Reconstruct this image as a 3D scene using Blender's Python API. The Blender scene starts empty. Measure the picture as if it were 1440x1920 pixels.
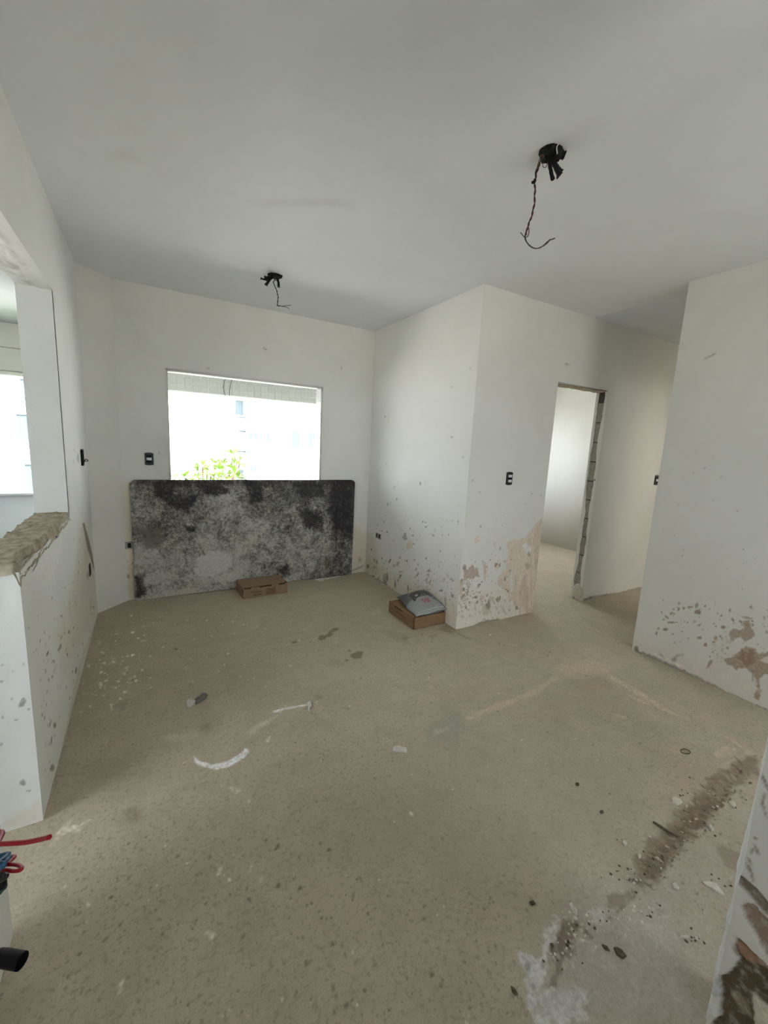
import bpy, bmesh, math, random
import numpy as np
from mathutils import Vector, Matrix
random.seed(7)
RNG = np.random.default_rng(11)
sc = bpy.context.scene
COL = sc.collection

# ------------------------------------------------------------------ camera
EYE = 1.5029; FOC = 776.143
yw, pt, rl = (math.radians(a) for a in (29.9993, 9.3081, 2.8381))
FW = np.array([math.sin(yw)*math.cos(pt), math.cos(yw)*math.cos(pt), -math.sin(pt)])
RT0 = np.array([math.cos(yw), -math.sin(yw), 0.0]); UP0 = np.cross(RT0, FW)
RT = math.cos(rl)*RT0 + math.sin(rl)*UP0
UP = -math.sin(rl)*RT0 + math.cos(rl)*UP0
CAMP = np.array([0, 0, EYE])
cd = bpy.data.cameras.new('camera'); cam = bpy.data.objects.new('camera', cd); COL.objects.link(cam)
cd.sensor_fit = 'HORIZONTAL'; cd.sensor_width = 36.0; cd.lens = FOC/1440*36.0
cd.clip_start = 0.02; cd.clip_end = 400
cam.matrix_world = Matrix(((RT[0], UP[0], -FW[0], 0), (RT[1], UP[1], -FW[1], 0), (RT[2], UP[2], -FW[2], EYE), (0, 0, 0, 1)))
sc.camera = cam

# ------------------------------------------------------------------ light
world = bpy.data.worlds.new('world'); sc.world = world; world.use_nodes = True
bg = world.node_tree.nodes['Background']
bg.inputs[0].default_value = (0.88, 0.945, 1.0, 1); bg.inputs[1].default_value = 1.0
sd = bpy.data.lights.new('sun', 'SUN'); sun = bpy.data.objects.new('sun', sd); COL.objects.link(sun)
sd.energy = 4.5; sd.angle = math.radians(1.0); sd.color = (1.0, 0.95, 0.88)
sun.rotation_euler = Vector((1.0, -0.03, 1.4)).to_track_quat('Z', 'Y').to_euler()
sc.view_settings.view_transform = 'Standard'; sc.view_settings.look = 'None'
sc.view_settings.gamma = 1; sc.view_settings.use_curve_mapping = False
sc.view_settings.exposure = 3.31
sc.cycles.max_bounces = 10; sc.cycles.diffuse_bounces = 8
sc.cycles.sample_clamp_indirect = 0

# ------------------------------------------------------------------ helpers
def unp(px, ax, v):
    """point of the plane (axis ax = v) that the photograph shows at pixel px"""
    d = FW + (px[0]-720)/FOC*RT - (px[1]-960)/FOC*UP
    return CAMP + (v-CAMP[ax])/d[ax]*d

def lin(c):
    c = np.array(c, float)/255
    return np.where(c <= 0.04045, c/12.92, ((c+0.055)/1.055)**2.4)

def hash2(ix, iy, s):
    h = (ix.astype(np.int64)*374761393 + iy.astype(np.int64)*668265263 + s*974711) & 0x7fffffff
    h = ((h ^ (h >> 13))*1274126177) & 0x7fffffff
    return ((h ^ (h >> 16)) & 0xffff)/65535.0

def vnoise(x, y, s=0):
    ix, iy = np.floor(x), np.floor(y); fx, fy = x-ix, y-iy
    fx = fx*fx*(3-2*fx); fy = fy*fy*(3-2*fy)
    a = hash2(ix, iy, s); b = hash2(ix+1, iy, s); c = hash2(ix, iy+1, s); d = hash2(ix+1, iy+1, s)
    return (a*(1-fx)+b*fx)*(1-fy) + (c*(1-fx)+d*fx)*fy

def fbm(x, y, s=0, o=4):
    t = 0; w = 0; a = 1.0
    for k in range(o):
        t = t + a*vnoise(x*2**k, y*2**k, s+k*17); w += a; a *= 0.55
    return t/w            # 0..1

def sdist(U, V, poly):
    """signed distance, negative inside"""
    d2 = np.full(U.shape, 1e9); ins = np.zeros(U.shape, bool); n = len(poly)
    for i in range(n):
        ax, ay = poly[i]; bx, by = poly[(i+1) % n]
        ex, ey = bx-ax, by-ay; L = ex*ex+ey*ey+1e-12
        t = np.clip(((U-ax)*ex+(V-ay)*ey)/L, 0, 1)
        d2 = np.minimum(d2, (U-ax-t*ex)**2+(V-ay-t*ey)**2)
        if abs(ey) > 1e-12:
            c = (ay > V) != (by > V)
            ins ^= c & (U < ex*(V-ay)/ey+ax)
    d = np.sqrt(d2)
    return np.where(ins, -d, d)

class Sheet:
    """regular grid on an axis plane, with stains (colour+coverage) and relief kept per vertex"""
    def __init__(s, ax, v, ua, u0, u1, va, v0, v1, res, sign):
        s.ax, s.v, s.ua, s.va, s.sign = ax, v, ua, va, sign
        nu = max(2, int(round((u1-u0)/res))+1); nv = max(2, int(round((v1-v0)/res))+1)
        s.u = np.linspace(u0, u1, nu); s.vv = np.linspace(v0, v1, nv)
        s.U, s.V = np.meshgrid(s.u, s.vv, indexing='ij')
        s.rgb = np.zeros(s.U.shape+(3,)); s.a = np.zeros(s.U.shape); s.h = np.zeros(s.U.shape)
        s.keep = np.ones(s.U.shape, bool); s.res = res
    def put(s, poly, rgb, op=1.0, soft=0.006, rag=0.012, nf=30.0, h=0.0, px=True, seed=0):
        p = [unp(q, s.ax, s.v)[[s.ua, s.va]] for q in poly] if px else [np.array(q, float) for q in poly]
        P = np.array(p); m = soft+rag+0.01
        i0, i1 = np.searchsorted(s.u, [P[:, 0].min()-m, P[:, 0].max()+m])
        j0, j1 = np.searchsorted(s.vv, [P[:, 1].min()-m, P[:, 1].max()+m])
        if i1 <= i0 or j1 <= j0: return
        sl = (slice(i0, i1), slice(j0, j1)); U, V = s.U[sl], s.V[sl]
        d = sdist(U, V, P) + (fbm(U*nf, V*nf, seed, 4)-0.5)*2*rag
        k = np.clip(0.5-d/(2*soft), 0, 1); k = k*k*(3-2*k)*op
        A = s.a[sl]; nA = k+A*(1-k)
        c = np.array(rgb)
        s.rgb[sl] = np.where(nA[..., None] > 1e-5, (s.rgb[sl]*(A*(1-k))[..., None]+c*k[..., None])/np.maximum(nA, 1e-5)[..., None], c)
        s.a[sl] = nA; s.h[sl] += h*k
    def blob(s, x, y, rx, ry, rgb, ang=0, n=11, jit=0.3, **kw):
        a0 = random.random()*6; pts = []
        for i in range(n):
            t = a0+i*2*math.pi/n; r = 1+random.uniform(-jit, jit)
            ex, ey = rx*r*math.cos(t), ry*r*math.sin(t); c, q = math.cos(ang), math.sin(ang)
            pts.append((x+ex*c-ey*q, y+ex*q+ey*c))
        kw.setdefault('soft', 0.004); kw.setdefault('rag', 0.002)
        s.put(pts, rgb, **kw)
    def scatter(s, poly, n, r0, r1, rgb, stretch=(0.7, 1.6), ang=None, **kw):
        xs = [p[0] for p in poly]; ys = [p[1] for p in poly]; P = np.array(poly, float); k = 0; tr = 0
        while k < n and tr < n*30:
            tr += 1
            x, y = random.uniform(min(xs), max(xs)), random.uniform(min(ys), max(ys))
            if sdist(np.array([x]), np.array([y]), P)[0] > 0: continue
            r = r0+(r1-r0)*random.random()**2.5
            s.blob(x, y, r, r*random.uniform(*stretch), rgb, random.uniform(-.5, .5) if ang is None else ang+random.uniform(-.3, .3), n=8,
                   soft=max(0.0025, s.res*0.45), rag=0.001, op=random.uniform(.55, 1), **kw); k += 1
    def geo(s, skirt=0.006):
        nu, nv = s.U.shape
        co = np.zeros((nu, nv, 3)); co[..., s.ax] = s.v+s.sign*s.h; co[..., s.ua] = s.U; co[..., s.va] = s.V
        idx = np.arange(nu*nv).reshape(nu, nv)
        q = np.stack([idx[:-1, :-1], idx[1:, :-1], idx[1:, 1:], idx[:-1, 1:]], -1)
        ok = s.keep[:-1, :-1] & s.keep[1:, :-1] & s.keep[1:, 1:] & s.keep[:-1, 1:]
        q = q[ok].reshape(-1, 4)
        e1 = np.zeros(3); e1[s.ua] = 1; e2 = np.zeros(3); e2[s.va] = 1
        if np.cross(e1, e2)[s.ax]*s.sign < 0: q = q[:, ::-1]
        return co.reshape(-1, 3), q, np.concatenate([s.rgb, s.a[..., None]], -1).reshape(-1, 4)

class Multi(Sheet):
    """several sheets of one surface, painted together"""
    def __init__(s, *sheets):
        s.sheets = sheets; s.res = min(q.res for q in sheets)
    def put(s, *a, **k):
        for q in s.sheets: q.put(*a, **k)
    def relief(s, f, seed, amp, guard=0.1):
        for q in s.sheets:
            e = np.minimum(np.minimum(q.U-s.sheets[0].u[0], s.sheets[0].u[-1]-q.U)/guard, 1).clip(0)
            q.h += (fbm(q.U*f, q.V*f, seed, 3)-.5)*amp*e
    def geos(s): return [q.geo() for q in s.sheets]

def boxq(x0, x1, y0, y1, z0, z1):
    v = np.array([(x, y, z) for x in (x0, x1) for y in (y0, y1) for z in (z0, z1)], float)
    f = np.array([(0, 1, 3, 2), (4, 6, 7, 5), (0, 4, 5, 1), (2, 3, 7, 6), (0, 2, 6, 4), (1, 5, 7, 3)])
    return v, f

def mesh_from(name, parts, mat, smooth=False):
    """parts: list of (verts, quads[, rgba]) joined into one mesh"""
    vs, qs, cs, off, anyc = [], [], [], 0, False
    for p in parts:
        v, q = np.asarray(p[0], float), np.asarray(p[1], int)
        vs.append(v); qs.append(q+off); off += len(v)
        if len(p) > 2: cs.append(p[2]); anyc = True
        else: cs.append(np.zeros((len(v), 4)))
    v = np.concatenate(vs); q = np.concatenate(qs); c = np.concatenate(cs)
    me = bpy.data.meshes.new(name)
    me.vertices.add(len(v)); me.vertices.foreach_set('co', v.ravel())
    me.loops.add(q.size); me.loops.foreach_set('vertex_index', q.ravel())
    me.polygons.add(len(q)); me.polygons.foreach_set('loop_start', np.arange(0, q.size, 4))
    if smooth: me.polygons.foreach_set('use_smooth', np.ones(len(q), bool))
    if True:
        at = me.color_attributes.new('stain', 'FLOAT_COLOR', 'POINT'); at.data.foreach_set('color', c.ravel())
    me.update(calc_edges=True); me.validate()
    me.materials.append(mat)
    return me

def link(name, me, parent=None, loc=None, **props):
    o = bpy.data.objects.new(name, me); COL.objects.link(o)
    if parent is not None: o.parent = parent
    if loc is not None: o.location = loc
    for k, v in props.items(): o[k] = v
    return o

def thing(name, label, cat, loc=(0, 0, 0), group=None, me=None):
    o = bpy.data.objects.new(name, me); COL.objects.link(o); o.location = loc
    o['label'] = label; o['category'] = cat
    if group: o['group'] = group
    return o

def bm_mesh(name, bm, mat, smooth=False):
    me = bpy.data.meshes.new(name); bmesh.ops.recalc_face_normals(bm, faces=bm.faces[:]); bm.to_mesh(me); bm.free()
    for m in (mat if isinstance(mat, list) else [mat]): me.materials.append(m)
    me.color_attributes.new('stain', 'FLOAT_COLOR', 'POINT').data.foreach_set('color', np.zeros(len(me.vertices)*4))
    if smooth:
        for p in me.polygons: p.use_smooth = True
    return me

def bbox_bm(bm, c, s, bev=0.0, rot=None):
    r = bmesh.ops.create_cube(bm, size=1); vs = r['verts']
    M = Matrix.Translation(c) @ (rot if rot is not None else Matrix.Identity(4)) @ Matrix.Diagonal((s[0], s[1], s[2], 1))
    bmesh.ops.transform(bm, matrix=M, verts=vs)
    if bev > 0:
        es = list({e for v in vs for e in v.link_edges})
        bmesh.ops.bevel(bm, geom=es, offset=bev, segments=2, affect='EDGES', profile=0.6)

def catmull(P, n=8):
    P = [np.array(p, float) for p in P]; P = [2*P[0]-P[1]]+P+[2*P[-1]-P[-2]]; out = []
    for i in range(1, len(P)-2):
        for k in range(n):
            t = k/n
            out.append(0.5*((2*P[i])+(-P[i-1]+P[i+1])*t+(2*P[i-1]-5*P[i]+4*P[i+1]-P[i+2])*t*t+(-P[i-1]+3*P[i]-3*P[i+1]+P[i+2])*t**3))
    out.append(P[-2]); return out

def tube(bm, pts, r, seg=8, cap=True, mat=0):
    """r: number or list"""
    n = len(pts); rs = r if hasattr(r, '__len__') else [r]*n; rings = []; N = None
    for i, p in enumerate(pts):
        T = np.array(pts[min(i+1, n-1)])-np.array(pts[max(i-1, 0)]); T = T/(np.linalg.norm(T)+1e-12)
        if N is None:
            N = np.cross(T, [0, 0, 1.0]);
            if np.linalg.norm(N) < .1: N = np.cross(T, [1.0, 0, 0])
        N = N-T*(N@T); N /= np.linalg.norm(N)+1e-12; B = np.cross(T, N)
        rings.append([bm.verts.new(np.array(p)+rs[i]*(math.cos(a)*N+math.sin(a)*B)) for a in (2*math.pi*k/seg for k in range(seg))])
    for a, b in zip(rings, rings[1:]):
        for k in range(seg):
            f = bm.faces.new((a[k], a[(k+1) % seg], b[(k+1) % seg], b[k])); f.smooth = True; f.material_index = mat
    if cap:
        bm.faces.new(rings[0][::-1]).material_index = mat; bm.faces.new(rings[-1]).material_index = mat

def wire(name, pts, r, mat, parent=None, n=8, seg=8, **props):
    bm = bmesh.new(); tube(bm, catmull(pts, n), r, seg)
    return link(name, bm_mesh(name, bm, mat), parent, **props)

def twist(pts, n, rad, ph, turns):
    c = catmull(pts, n); out = []
    for i, p in enumerate(c):
        T = c[min(i+1, len(c)-1)]-c[max(i-1, 0)]; T /= np.linalg.norm(T)+1e-9
        N = np.cross(T, [0, 1.0, 0.2]); N /= np.linalg.norm(N)+1e-9; B = np.cross(T, N)
        a = ph+turns*2*math.pi*i/(len(c)-1)
        out.append(p+rad*(math.cos(a)*N+math.sin(a)*B))
    return out

def prism(bm, poly, h0, h1, mapf, mat=0):
    """extrude 2-D polygon between two heights through mapf(u, v, h)"""
    a = [bm.verts.new(mapf(u, v, h0)) for u, v in poly]; b = [bm.verts.new(mapf(u, v, h1)) for u, v in poly]
    n = len(poly); fs = [bm.faces.new(a[::-1]), bm.faces.new(b)]
    for i in range(n): fs.append(bm.faces.new((a[i], a[(i+1) % n], b[(i+1) % n], b[i])))
    for f in fs: f.material_index = mat
    return fs

# ------------------------------------------------------------------ materials
def nt(name, rough=0.8, spec=0.3):
    m = bpy.data.materials.new(name); m.use_nodes = True; t = m.node_tree
    b = t.nodes['Principled BSDF']; b.inputs['Roughness'].default_value = rough; b.inputs['Specular IOR Level'].default_value = spec
    return m, t, b
def N(t, typ, **kw):
    n = t.nodes.new(typ)
    for k, v in kw.items(): setattr(n, k, v)
    return n
def noise(t, vec, scale, detail=4, rough=0.55, dist=0.0):
    n = N(t, 'ShaderNodeTexNoise'); n.inputs['Scale'].default_value = scale; n.inputs['Detail'].default_value = detail
    n.inputs['Roughness'].default_value = rough; n.inputs['Distortion'].default_value = dist
    t.links.new(vec, n.inputs['Vector']); return n.outputs[0]
def ramp(t, fac, stops, interp='LINEAR'):
    n = N(t, 'ShaderNodeValToRGB'); n.color_ramp.interpolation = interp; e = n.color_ramp.elements
    while len(e) < len(stops): e.new(0.5)
    for el, (p, c) in zip(e, stops):
        el.position = p; el.color = (c[0], c[1], c[2], 1) if hasattr(c, '__len__') else (c, c, c, 1)
    t.links.new(fac, n.inputs[0]); return n.outputs[0]
def mixc(t, fac, a, b, mode='MIX'):
    n = N(t, 'ShaderNodeMix', data_type='RGBA', blend_type=mode)
    for sock, v in ((n.inputs[0], fac), (n.inputs[6], a), (n.inputs[7], b)):
        if isinstance(v, (int, float)): sock.default_value = v
        elif hasattr(v, '__len__'): sock.default_value = (v[0], v[1], v[2], 1)
        else: t.links.new(v, sock)
    return n.outputs[2]
def mth(t, op, a, b=0.0, c=None, clamp=False):
    n = N(t, 'ShaderNodeMath', operation=op); n.use_clamp = clamp
    for s, v in zip(n.inputs, (a, b) if c is None else (a, b, c)):
        if isinstance(v, (int, float)): s.default_value = v
        else: t.links.new(v, s)
    return n.outputs[0]
def bump(t, b, h, strength=0.2, dist=0.01):
    n = N(t, 'ShaderNodeBump'); n.inputs['Strength'].default_value = strength; n.inputs['Distance'].default_value = dist
    t.links.new(h, n.inputs['Height']); t.links.new(n.outputs[0], b.inputs['Normal'])
def objco(t): return N(t, 'ShaderNodeTexCoord').outputs['Object']
def stained(t, base, vec, scale=90.0, amp=0.55, mott=0.35):
    at = N(t, 'ShaderNodeAttribute', attribute_name='stain'); A = at.outputs['Alpha']
    n = mth(t, 'ADD', mth(t, 'MULTIPLY', noise(t, vec, scale, 5, 0.65), .6), mth(t, 'MULTIPLY', noise(t, vec, scale*.22, 4, 0.6), .4))
    w = mth(t, 'MULTIPLY', mth(t, 'MULTIPLY', A, mth(t, 'SUBTRACT', 1.0, A)), 4*amp)
    k = mth(t, 'ADD', A, mth(t, 'MULTIPLY', mth(t, 'SUBTRACT', n, 0.5), mth(t, 'MULTIPLY', w, 2.2)), clamp=True)
    sc_ = ramp(t, n, [(.30, 1-mott), (.70, 1+mott*.6)])
    k = mth(t, 'MULTIPLY', k, ramp(t, noise(t, vec, scale*.5, 4, .6), [(.30, .62), (.5, 1)]))
    return mixc(t, k, base, mixc(t, 1.0, at.outputs['Color'], sc_, 'MULTIPLY'))
def plain(name, col, rough=0.6, spec=0.3, nz=0.0, nscale=40, metal=0.0):
    m, t, b = nt(name, rough, spec); b.inputs['Metallic'].default_value = metal
    if nz > 0:
        v = objco(t); n = noise(t, v, nscale, 4)
        c = mixc(t, ramp(t, n, [(0.3, 0), (0.7, 1)]), [x*(1-nz) for x in col], [min(1, x*(1+nz)) for x in col])
        t.links.new(c, b.inputs['Base Color']); bump(t, b, n, 0.15, 0.003)
    else: b.inputs['Base Color'].default_value = (*col, 1)
    return m

WALL = np.array((0.785, 0.78, 0.745))
def plaster(name, col, var=0.05, bs=0.12):
    m, t, b = nt(name, 0.75, 0.25); v = objco(t)
    n1 = noise(t, v, 1.6, 5, 0.55, 0.6); n2 = noise(t, v, 14, 5, 0.6); n3 = noise(t, v, 170, 3, 0.6)
    c = mixc(t, ramp(t, n1, [(0.3, 0), (0.7, 1)]), [x*(1-var) for x in col], [min(1, x*(1+var*.6)) for x in col])
    c = mixc(t, ramp(t, n2, [(0.55, 0), (0.8, 0.25)]), c, [x*0.9 for x in col])
    c = mixc(t, ramp(t, n3, [(0.70, 0), (0.76, 0.35)]), c, [x*0.62 for x in col])
    t.links.new(stained(t, c, v), b.inputs['Base Color'])
    bump(t, b, mth(t, 'ADD', mth(t, 'MULTIPLY', n2, 1.0), mth(t, 'MULTIPLY', n3, 0.15)), bs, 0.012)
    return m
M_wall = plaster('wall_plaster', WALL)
M_ceil = plaster('ceiling_plaster', np.array((0.78, 0.80, 0.81)), 0.035, 0.06)
M_lime = plaster('limewash', np.array((0.79, 0.795, 0.77)), 0.04, 0.2)
M_veranda = plaster('veranda_paint', np.array((0.58, 0.61, 0.62)), 0.03, 0.1)

FLOORC = np.array((0.478, 0.423, 0.325))
def floor_mat():
    m, t, b = nt('floor_screed', 0.72, 0.3); v = objco(t)
    n1 = noise(t, v, 1.3, 6, 0.6, 0.8); n2 = noise(t, v, 7, 6, 0.65, 0.4); n3 = noise(t, v, 60, 5, 0.65); n4 = noise(t, v, 24, 3, 0.5)
    c = mixc(t, ramp(t, n1, [(0.32, 0), (0.68, 1)]), FLOORC*0.90*np.array((1.02, 1, .96)), FLOORC*1.10)
    c = mixc(t, ramp(t, n2, [(0.38, 0.45), (0.55, 0), (0.72, 0.0)]), c, FLOORC*0.76)
    c = mixc(t, ramp(t, n2, [(0.58, 0), (0.76, 0.4)]), c, FLOORC*1.22)
    n5 = noise(t, v, 170, 4, 0.6); n6 = noise(t, v, 3.1, 4, 0.6, 0.5)
    c = mixc(t, ramp(t, n3, [(0.34, 0.7), (0.48, 0)]), c, FLOORC*0.58)
    c = mixc(t, ramp(t, n3, [(0.58, 0), (0.72, 0.45)]), c, FLOORC*1.32)
    c = mixc(t, ramp(t, n5, [(0.32, 0.6), (0.46, 0)]), c, FLOORC*0.55)
    c = mixc(t, ramp(t, n5, [(0.62, 0), (0.74, 0.4)]), c, FLOORC*1.35)
    c = mixc(t, ramp(t, n6, [(0.35, 0.0), (0.65, 0.30)]), c, FLOORC*np.array((1.06, .95, .90)))
    c = mixc(t, ramp(t, n6, [(0.30, 0.30), (0.45, 0.0)]), c, FLOORC*np.array((.90, .98, .96)))
    # exposed dark aggregate, gathered where the screed has worn thin (attribute wear)
    vor = N(t, 'ShaderNodeTexVoronoi'); vor.inputs['Scale'].default_value = 72; vor.inputs['Randomness'].default_value = 1
    t.links.new(v, vor.inputs['Vector'])
    sel = N(t, 'ShaderNodeSeparateColor'); t.links.new(vor.outputs['Color'], sel.inputs[0])
    wear = ramp(t, mth(t, 'ADD', mth(t, 'MULTIPLY', n4, .5), mth(t, 'MULTIPLY', n6, .5)), [(0.40, 0), (0.56, 1)])
    rad = mth(t, 'MULTIPLY', mth(t, 'SUBTRACT', sel.outputs[0], 0.55), 1.0)
    peb = mth(t, 'MULTIPLY', mth(t, 'GREATER_THAN', rad, vor.outputs['Distance']), wear)
    pc = mixc(t, sel.outputs[1], FLOORC*0.36, FLOORC*0.78)
    c = mixc(t, mth(t, 'MULTIPLY', peb, 0.62), c, pc)
    t.links.new(stained(t, c, v, 70.0, 0.9), b.inputs['Base Color'])
    h = mth(t, 'ADD', mth(t, 'MULTIPLY', n2, 1.0), mth(t, 'ADD', mth(t, 'MULTIPLY', n3, 0.35), mth(t, 'MULTIPLY', peb, -0.12)))
    bump(t, b, h, 0.28, 0.012)
    return m
M_floor = floor_mat()
M_mortar = plain('raw_mortar', (0.41, 0.36, 0.275), 0.95, 0.1, 0.35, 26)
M_block = plain('concrete_block', (0.33, 0.31, 0.265), 0.95, 0.1, 0.25, 60)
M_joint = plain('block_joint', (0.09, 0.085, 0.075), 0.95, 0.1)
M_black = plain('black_plastic', (0.006, 0.006, 0.007), 0.6, 0.2)
M_navy = plain('dark_plate_plastic', (0.016, 0.018, 0.026), 0.4, 0.4)
M_rocker = plain('white_rocker', (0.75, 0.75, 0.78), 0.35, 0.4)
M_blackwire = plain('black_wire', (0.014, 0.014, 0.014), 0.4, 0.4)
M_redwire = plain('red_wire', (0.38, 0.008, 0.02), 0.4, 0.4)
M_dimred = plain('dusty_red_wire', (0.17, 0.02, 0.022), 0.6, 0.3)
M_bluewire = plain('blue_wire', (0.02, 0.10, 0.22), 0.4, 0.4)
M_greenwire = plain('green_wire', (0.01, 0.075, 0.05), 0.4, 0.4)
M_greywire = plain('grey_wire', (0.06, 0.06, 0.055), 0.5, 0.3)
M_white = plain('white_nylon', (0.6, 0.6, 0.57), 0.5, 0.3)
M_card = plain('cardboard', (0.265, 0.165, 0.092), 0.85, 0.2, 0.10, 22)
M_card2 = plain('cardboard_faded', (0.285, 0.200, 0.135), 0.85, 0.2, 0.10, 22)
M_slit = plain('cardboard_shadow_edge', (0.07, 0.04, 0.022), 0.9, 0.1)  # dark strips that paint the shade in carton gaps, slots and corner edges
M_ink = plain('dark_ink', (0.05, 0.035, 0.02), 0.8, 0.1)
M_olive = plain('olive_ink', (0.15, 0.10, 0.03), 0.8, 0.1)
M_plaster_chip = plain('plaster_chip', (0.62, 0.59, 0.52), 0.9, 0.1, 0.12, 60)
M_mud_chip = plain('brown_chip', (0.15, 0.115, 0.085), 0.95, 0.1, 0.2, 60)
M_tile = plain('white_tile', (0.50, 0.50, 0.48), 0.3, 0.5)
M_grout = plain('white_grout', (0.74, 0.74, 0.72), 0.8, 0.2)
M_cream = plaster('cream_render', np.array((0.56, 0.55, 0.50)), 0.02, 0.05)
M_ground = plain('pale_paving', (0.50, 0.49, 0.46), 0.9, 0.1, 0.08, 0.4)
M_shade_strip = plain('shade_strip', (0.06, 0.10, 0.03), 0.95, 0.1, 0.3, 2)
M_bwall = plain('far_white_wall', (0.82, 0.82, 0.82), 0.8, 0.2, 0.03, 0.5)
M_pane = plain('far_window_pane', (0.06, 0.085, 0.095), 0.25, 0.5)
M_rail = plain('far_dark_rail', (0.03, 0.04, 0.045), 0.5, 0.4)
M_glassrail = plain('far_teal_balustrade', (0.09, 0.20, 0.20), 0.25, 0.5)
M_leaf = plain('leaf', (0.13, 0.22, 0.035), 0.6, 0.3, 0.45, 3)
M_bark = plain('bark', (0.14, 0.10, 0.07), 0.9, 0.1, 0.3, 14)
H = 2.70
def wc(rgb, k=1.0):   # photo colour of a mark on a lit wall -> albedo
    return tuple(np.clip(lin(rgb)/lin((163, 163, 153))*WALL*k, 0.01, 0.95))
def fc(rgb):
    return tuple(np.clip(lin(rgb)/lin((131, 124, 109))*FLOORC, 0.01, 0.95))

# ------------------------------------------------------------------ floor
def floor_marks(s):
    W = fc((214, 210, 198)); W2 = fc((175, 170, 156)); D = fc((92, 84, 68)); BR = fc((96, 86, 73)); LAV = fc((156, 154, 152)); DUST = fc((152, 141, 122))
    P = s.put
    # broad tone: dusty pale sweep in the middle, greyer film at lower right
    P([(420, 1130), (680, 1100), (820, 1180), (1000, 1170), (1180, 1240), (1000, 1300), (700, 1300), (450, 1250)], fc((142, 134, 116)), .4, .25, .15, 3)
    P([(1040, 1640), (1330, 1560), (1420, 1500), (1330, 1920), (1050, 1920)], fc((128, 124, 116)), .55, .12, .08, 6)
    P([(960, 1370), (1240, 1440), (1200, 1560), (900, 1620), (700, 1560), (760, 1420)], fc((124, 120, 108)), .45, .18, .12, 4)
    # white smears
    P([(362, 1417), (376, 1428), (397, 1434), (425, 1428), (448, 1416), (460, 1404), (468, 1406), (464, 1416), (450, 1427), (430, 1438), (404, 1443), (380, 1438), (366, 1430)], W, .85, .006, .004, 60, .002)
    P([(512, 1334), (530, 1327), (574, 1320), (575, 1323), (534, 1331), (514, 1337)], W, .8, .004, .002, 60)
    P([(462, 1374), (490, 1354), (520, 1342), (500, 1358), (470, 1378)], W2, .35, .015, .01, 40)
    P([(497, 1390), (507, 1380), (504, 1392)], W2, .5, .008, .004, 60)
    s.blob(340, 1380, 45, 9, W2, -.2, op=.22, soft=.03, rag=.03); s.blob(385, 1366, 14, 8, D, op=.3, soft=.012, rag=.01)
    P([(105, 1566), (118, 1552), (130, 1535), (138, 1533), (128, 1550), (150, 1545), (175, 1533), (150, 1553), (150, 1560), (125, 1560), (108, 1572)], W2, .55, .01, .01, 50)
    P([(92, 1585), (106, 1568), (109, 1571), (96, 1588)], W2, .4, .008, .004)
    # paint specks by the left wall
    s.scatter([(155, 1190), (290, 1160), (300, 1250), (230, 1340), (150, 1340)], 60, 1.2, 3.6, W, (.5, .9))
    s.scatter([(200, 1225), (270, 1225), (250, 1290), (185, 1290)], 34, 1.2, 4, W, (.45, .8))
    s.scatter([(240, 1150), (480, 1150), (560, 1300), (300, 1260)], 40, .9, 2.5, W2, (.5, .9))
    s.scatter([(300, 1150), (900, 1150), (1150, 1450), (700, 1500), (200, 1480)], 90, .8, 2.2, W2, (.5, 1))
    s.scatter([(100, 1560), (760, 1480), (1000, 1920), (60, 1920)], 60, .8, 3, W2, (.8, 2.0), ang=-.5)
    for x, y, a, b in ((412, 1632, 4, 9), (395, 1752, 11, 9), (440, 1482, 12, 5), (467, 1502, 3, 3), (470, 1630, 3, 8), (490, 1650, 3, 6), (226, 1850, 4, 12)): s.blob(x, y, a, b, W2, .3, op=.55, soft=.006, rag=.006)
    # dark spots
    for x, y, a, b, g in ((604, 1196, 8, 5, -.3), (617, 1190, 8, 4, -.5), (628, 1180, 9, 4, -.3), (670, 1229, 12, 7, -.2), (655, 1220, 3, 2, 0), (581, 1204, 2, 1.2, 0), (650, 1238, 4, 2, 0), (552, 1204, 6, 2, -.2)):
        s.blob(x, y, a, b, D, g, op=.8, soft=.005, rag=.007, nf=60)
    s.blob(630, 1243, 12, 7, D, op=.22, soft=.02); s.blob(598, 1307, 7, 5, D, op=.4, soft=.012)
    s.blob(250, 1527, 20, 14, fc((100, 90, 72)), op=.6, soft=.025, rag=.01); s.blob(215, 1450, 45, 30, fc((110, 103, 86)), op=.5, soft=.08, rag=.06)
    s.blob(228, 1322, 14, 8, fc((108, 104, 92)), -.4, op=.5, soft=.012, rag=.012); s.blob(330, 1217, 4, 2, D, op=.8)
    s.blob(840, 1372, 40, 26, fc((112, 114, 106)), -.3, op=.55, soft=.05, rag=.06, nf=18); s.blob(825, 1372, 15, 6, W2, -.4, op=.25, soft=.02, rag=.02)
    s.blob(745, 1195, 30, 8, D, .5, op=.22, soft=.02, rag=.02); s.blob(760, 1196, 6, 5, D, op=.35, soft=.01)
    s.scatter([(560, 1160), (1100, 1200), (1300, 1420), (1100, 1560), (600, 1500)], 80, .7, 2.2, D, (.5, .9))
    s.scatter([(120, 1600), (700, 1560), (960, 1900), (100, 1900)], 170, 1.0, 4.0, fc((88, 84, 72)), (.9, 2.2), ang=.5)
    # dust ridges of the swept arc towards the hall
    P([(1035, 1258), (1060, 1240), (1110, 1235), (1150, 1248), (1140, 1262), (1090, 1262), (1050, 1272)], DUST, .55, .03, .03, 14)
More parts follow.
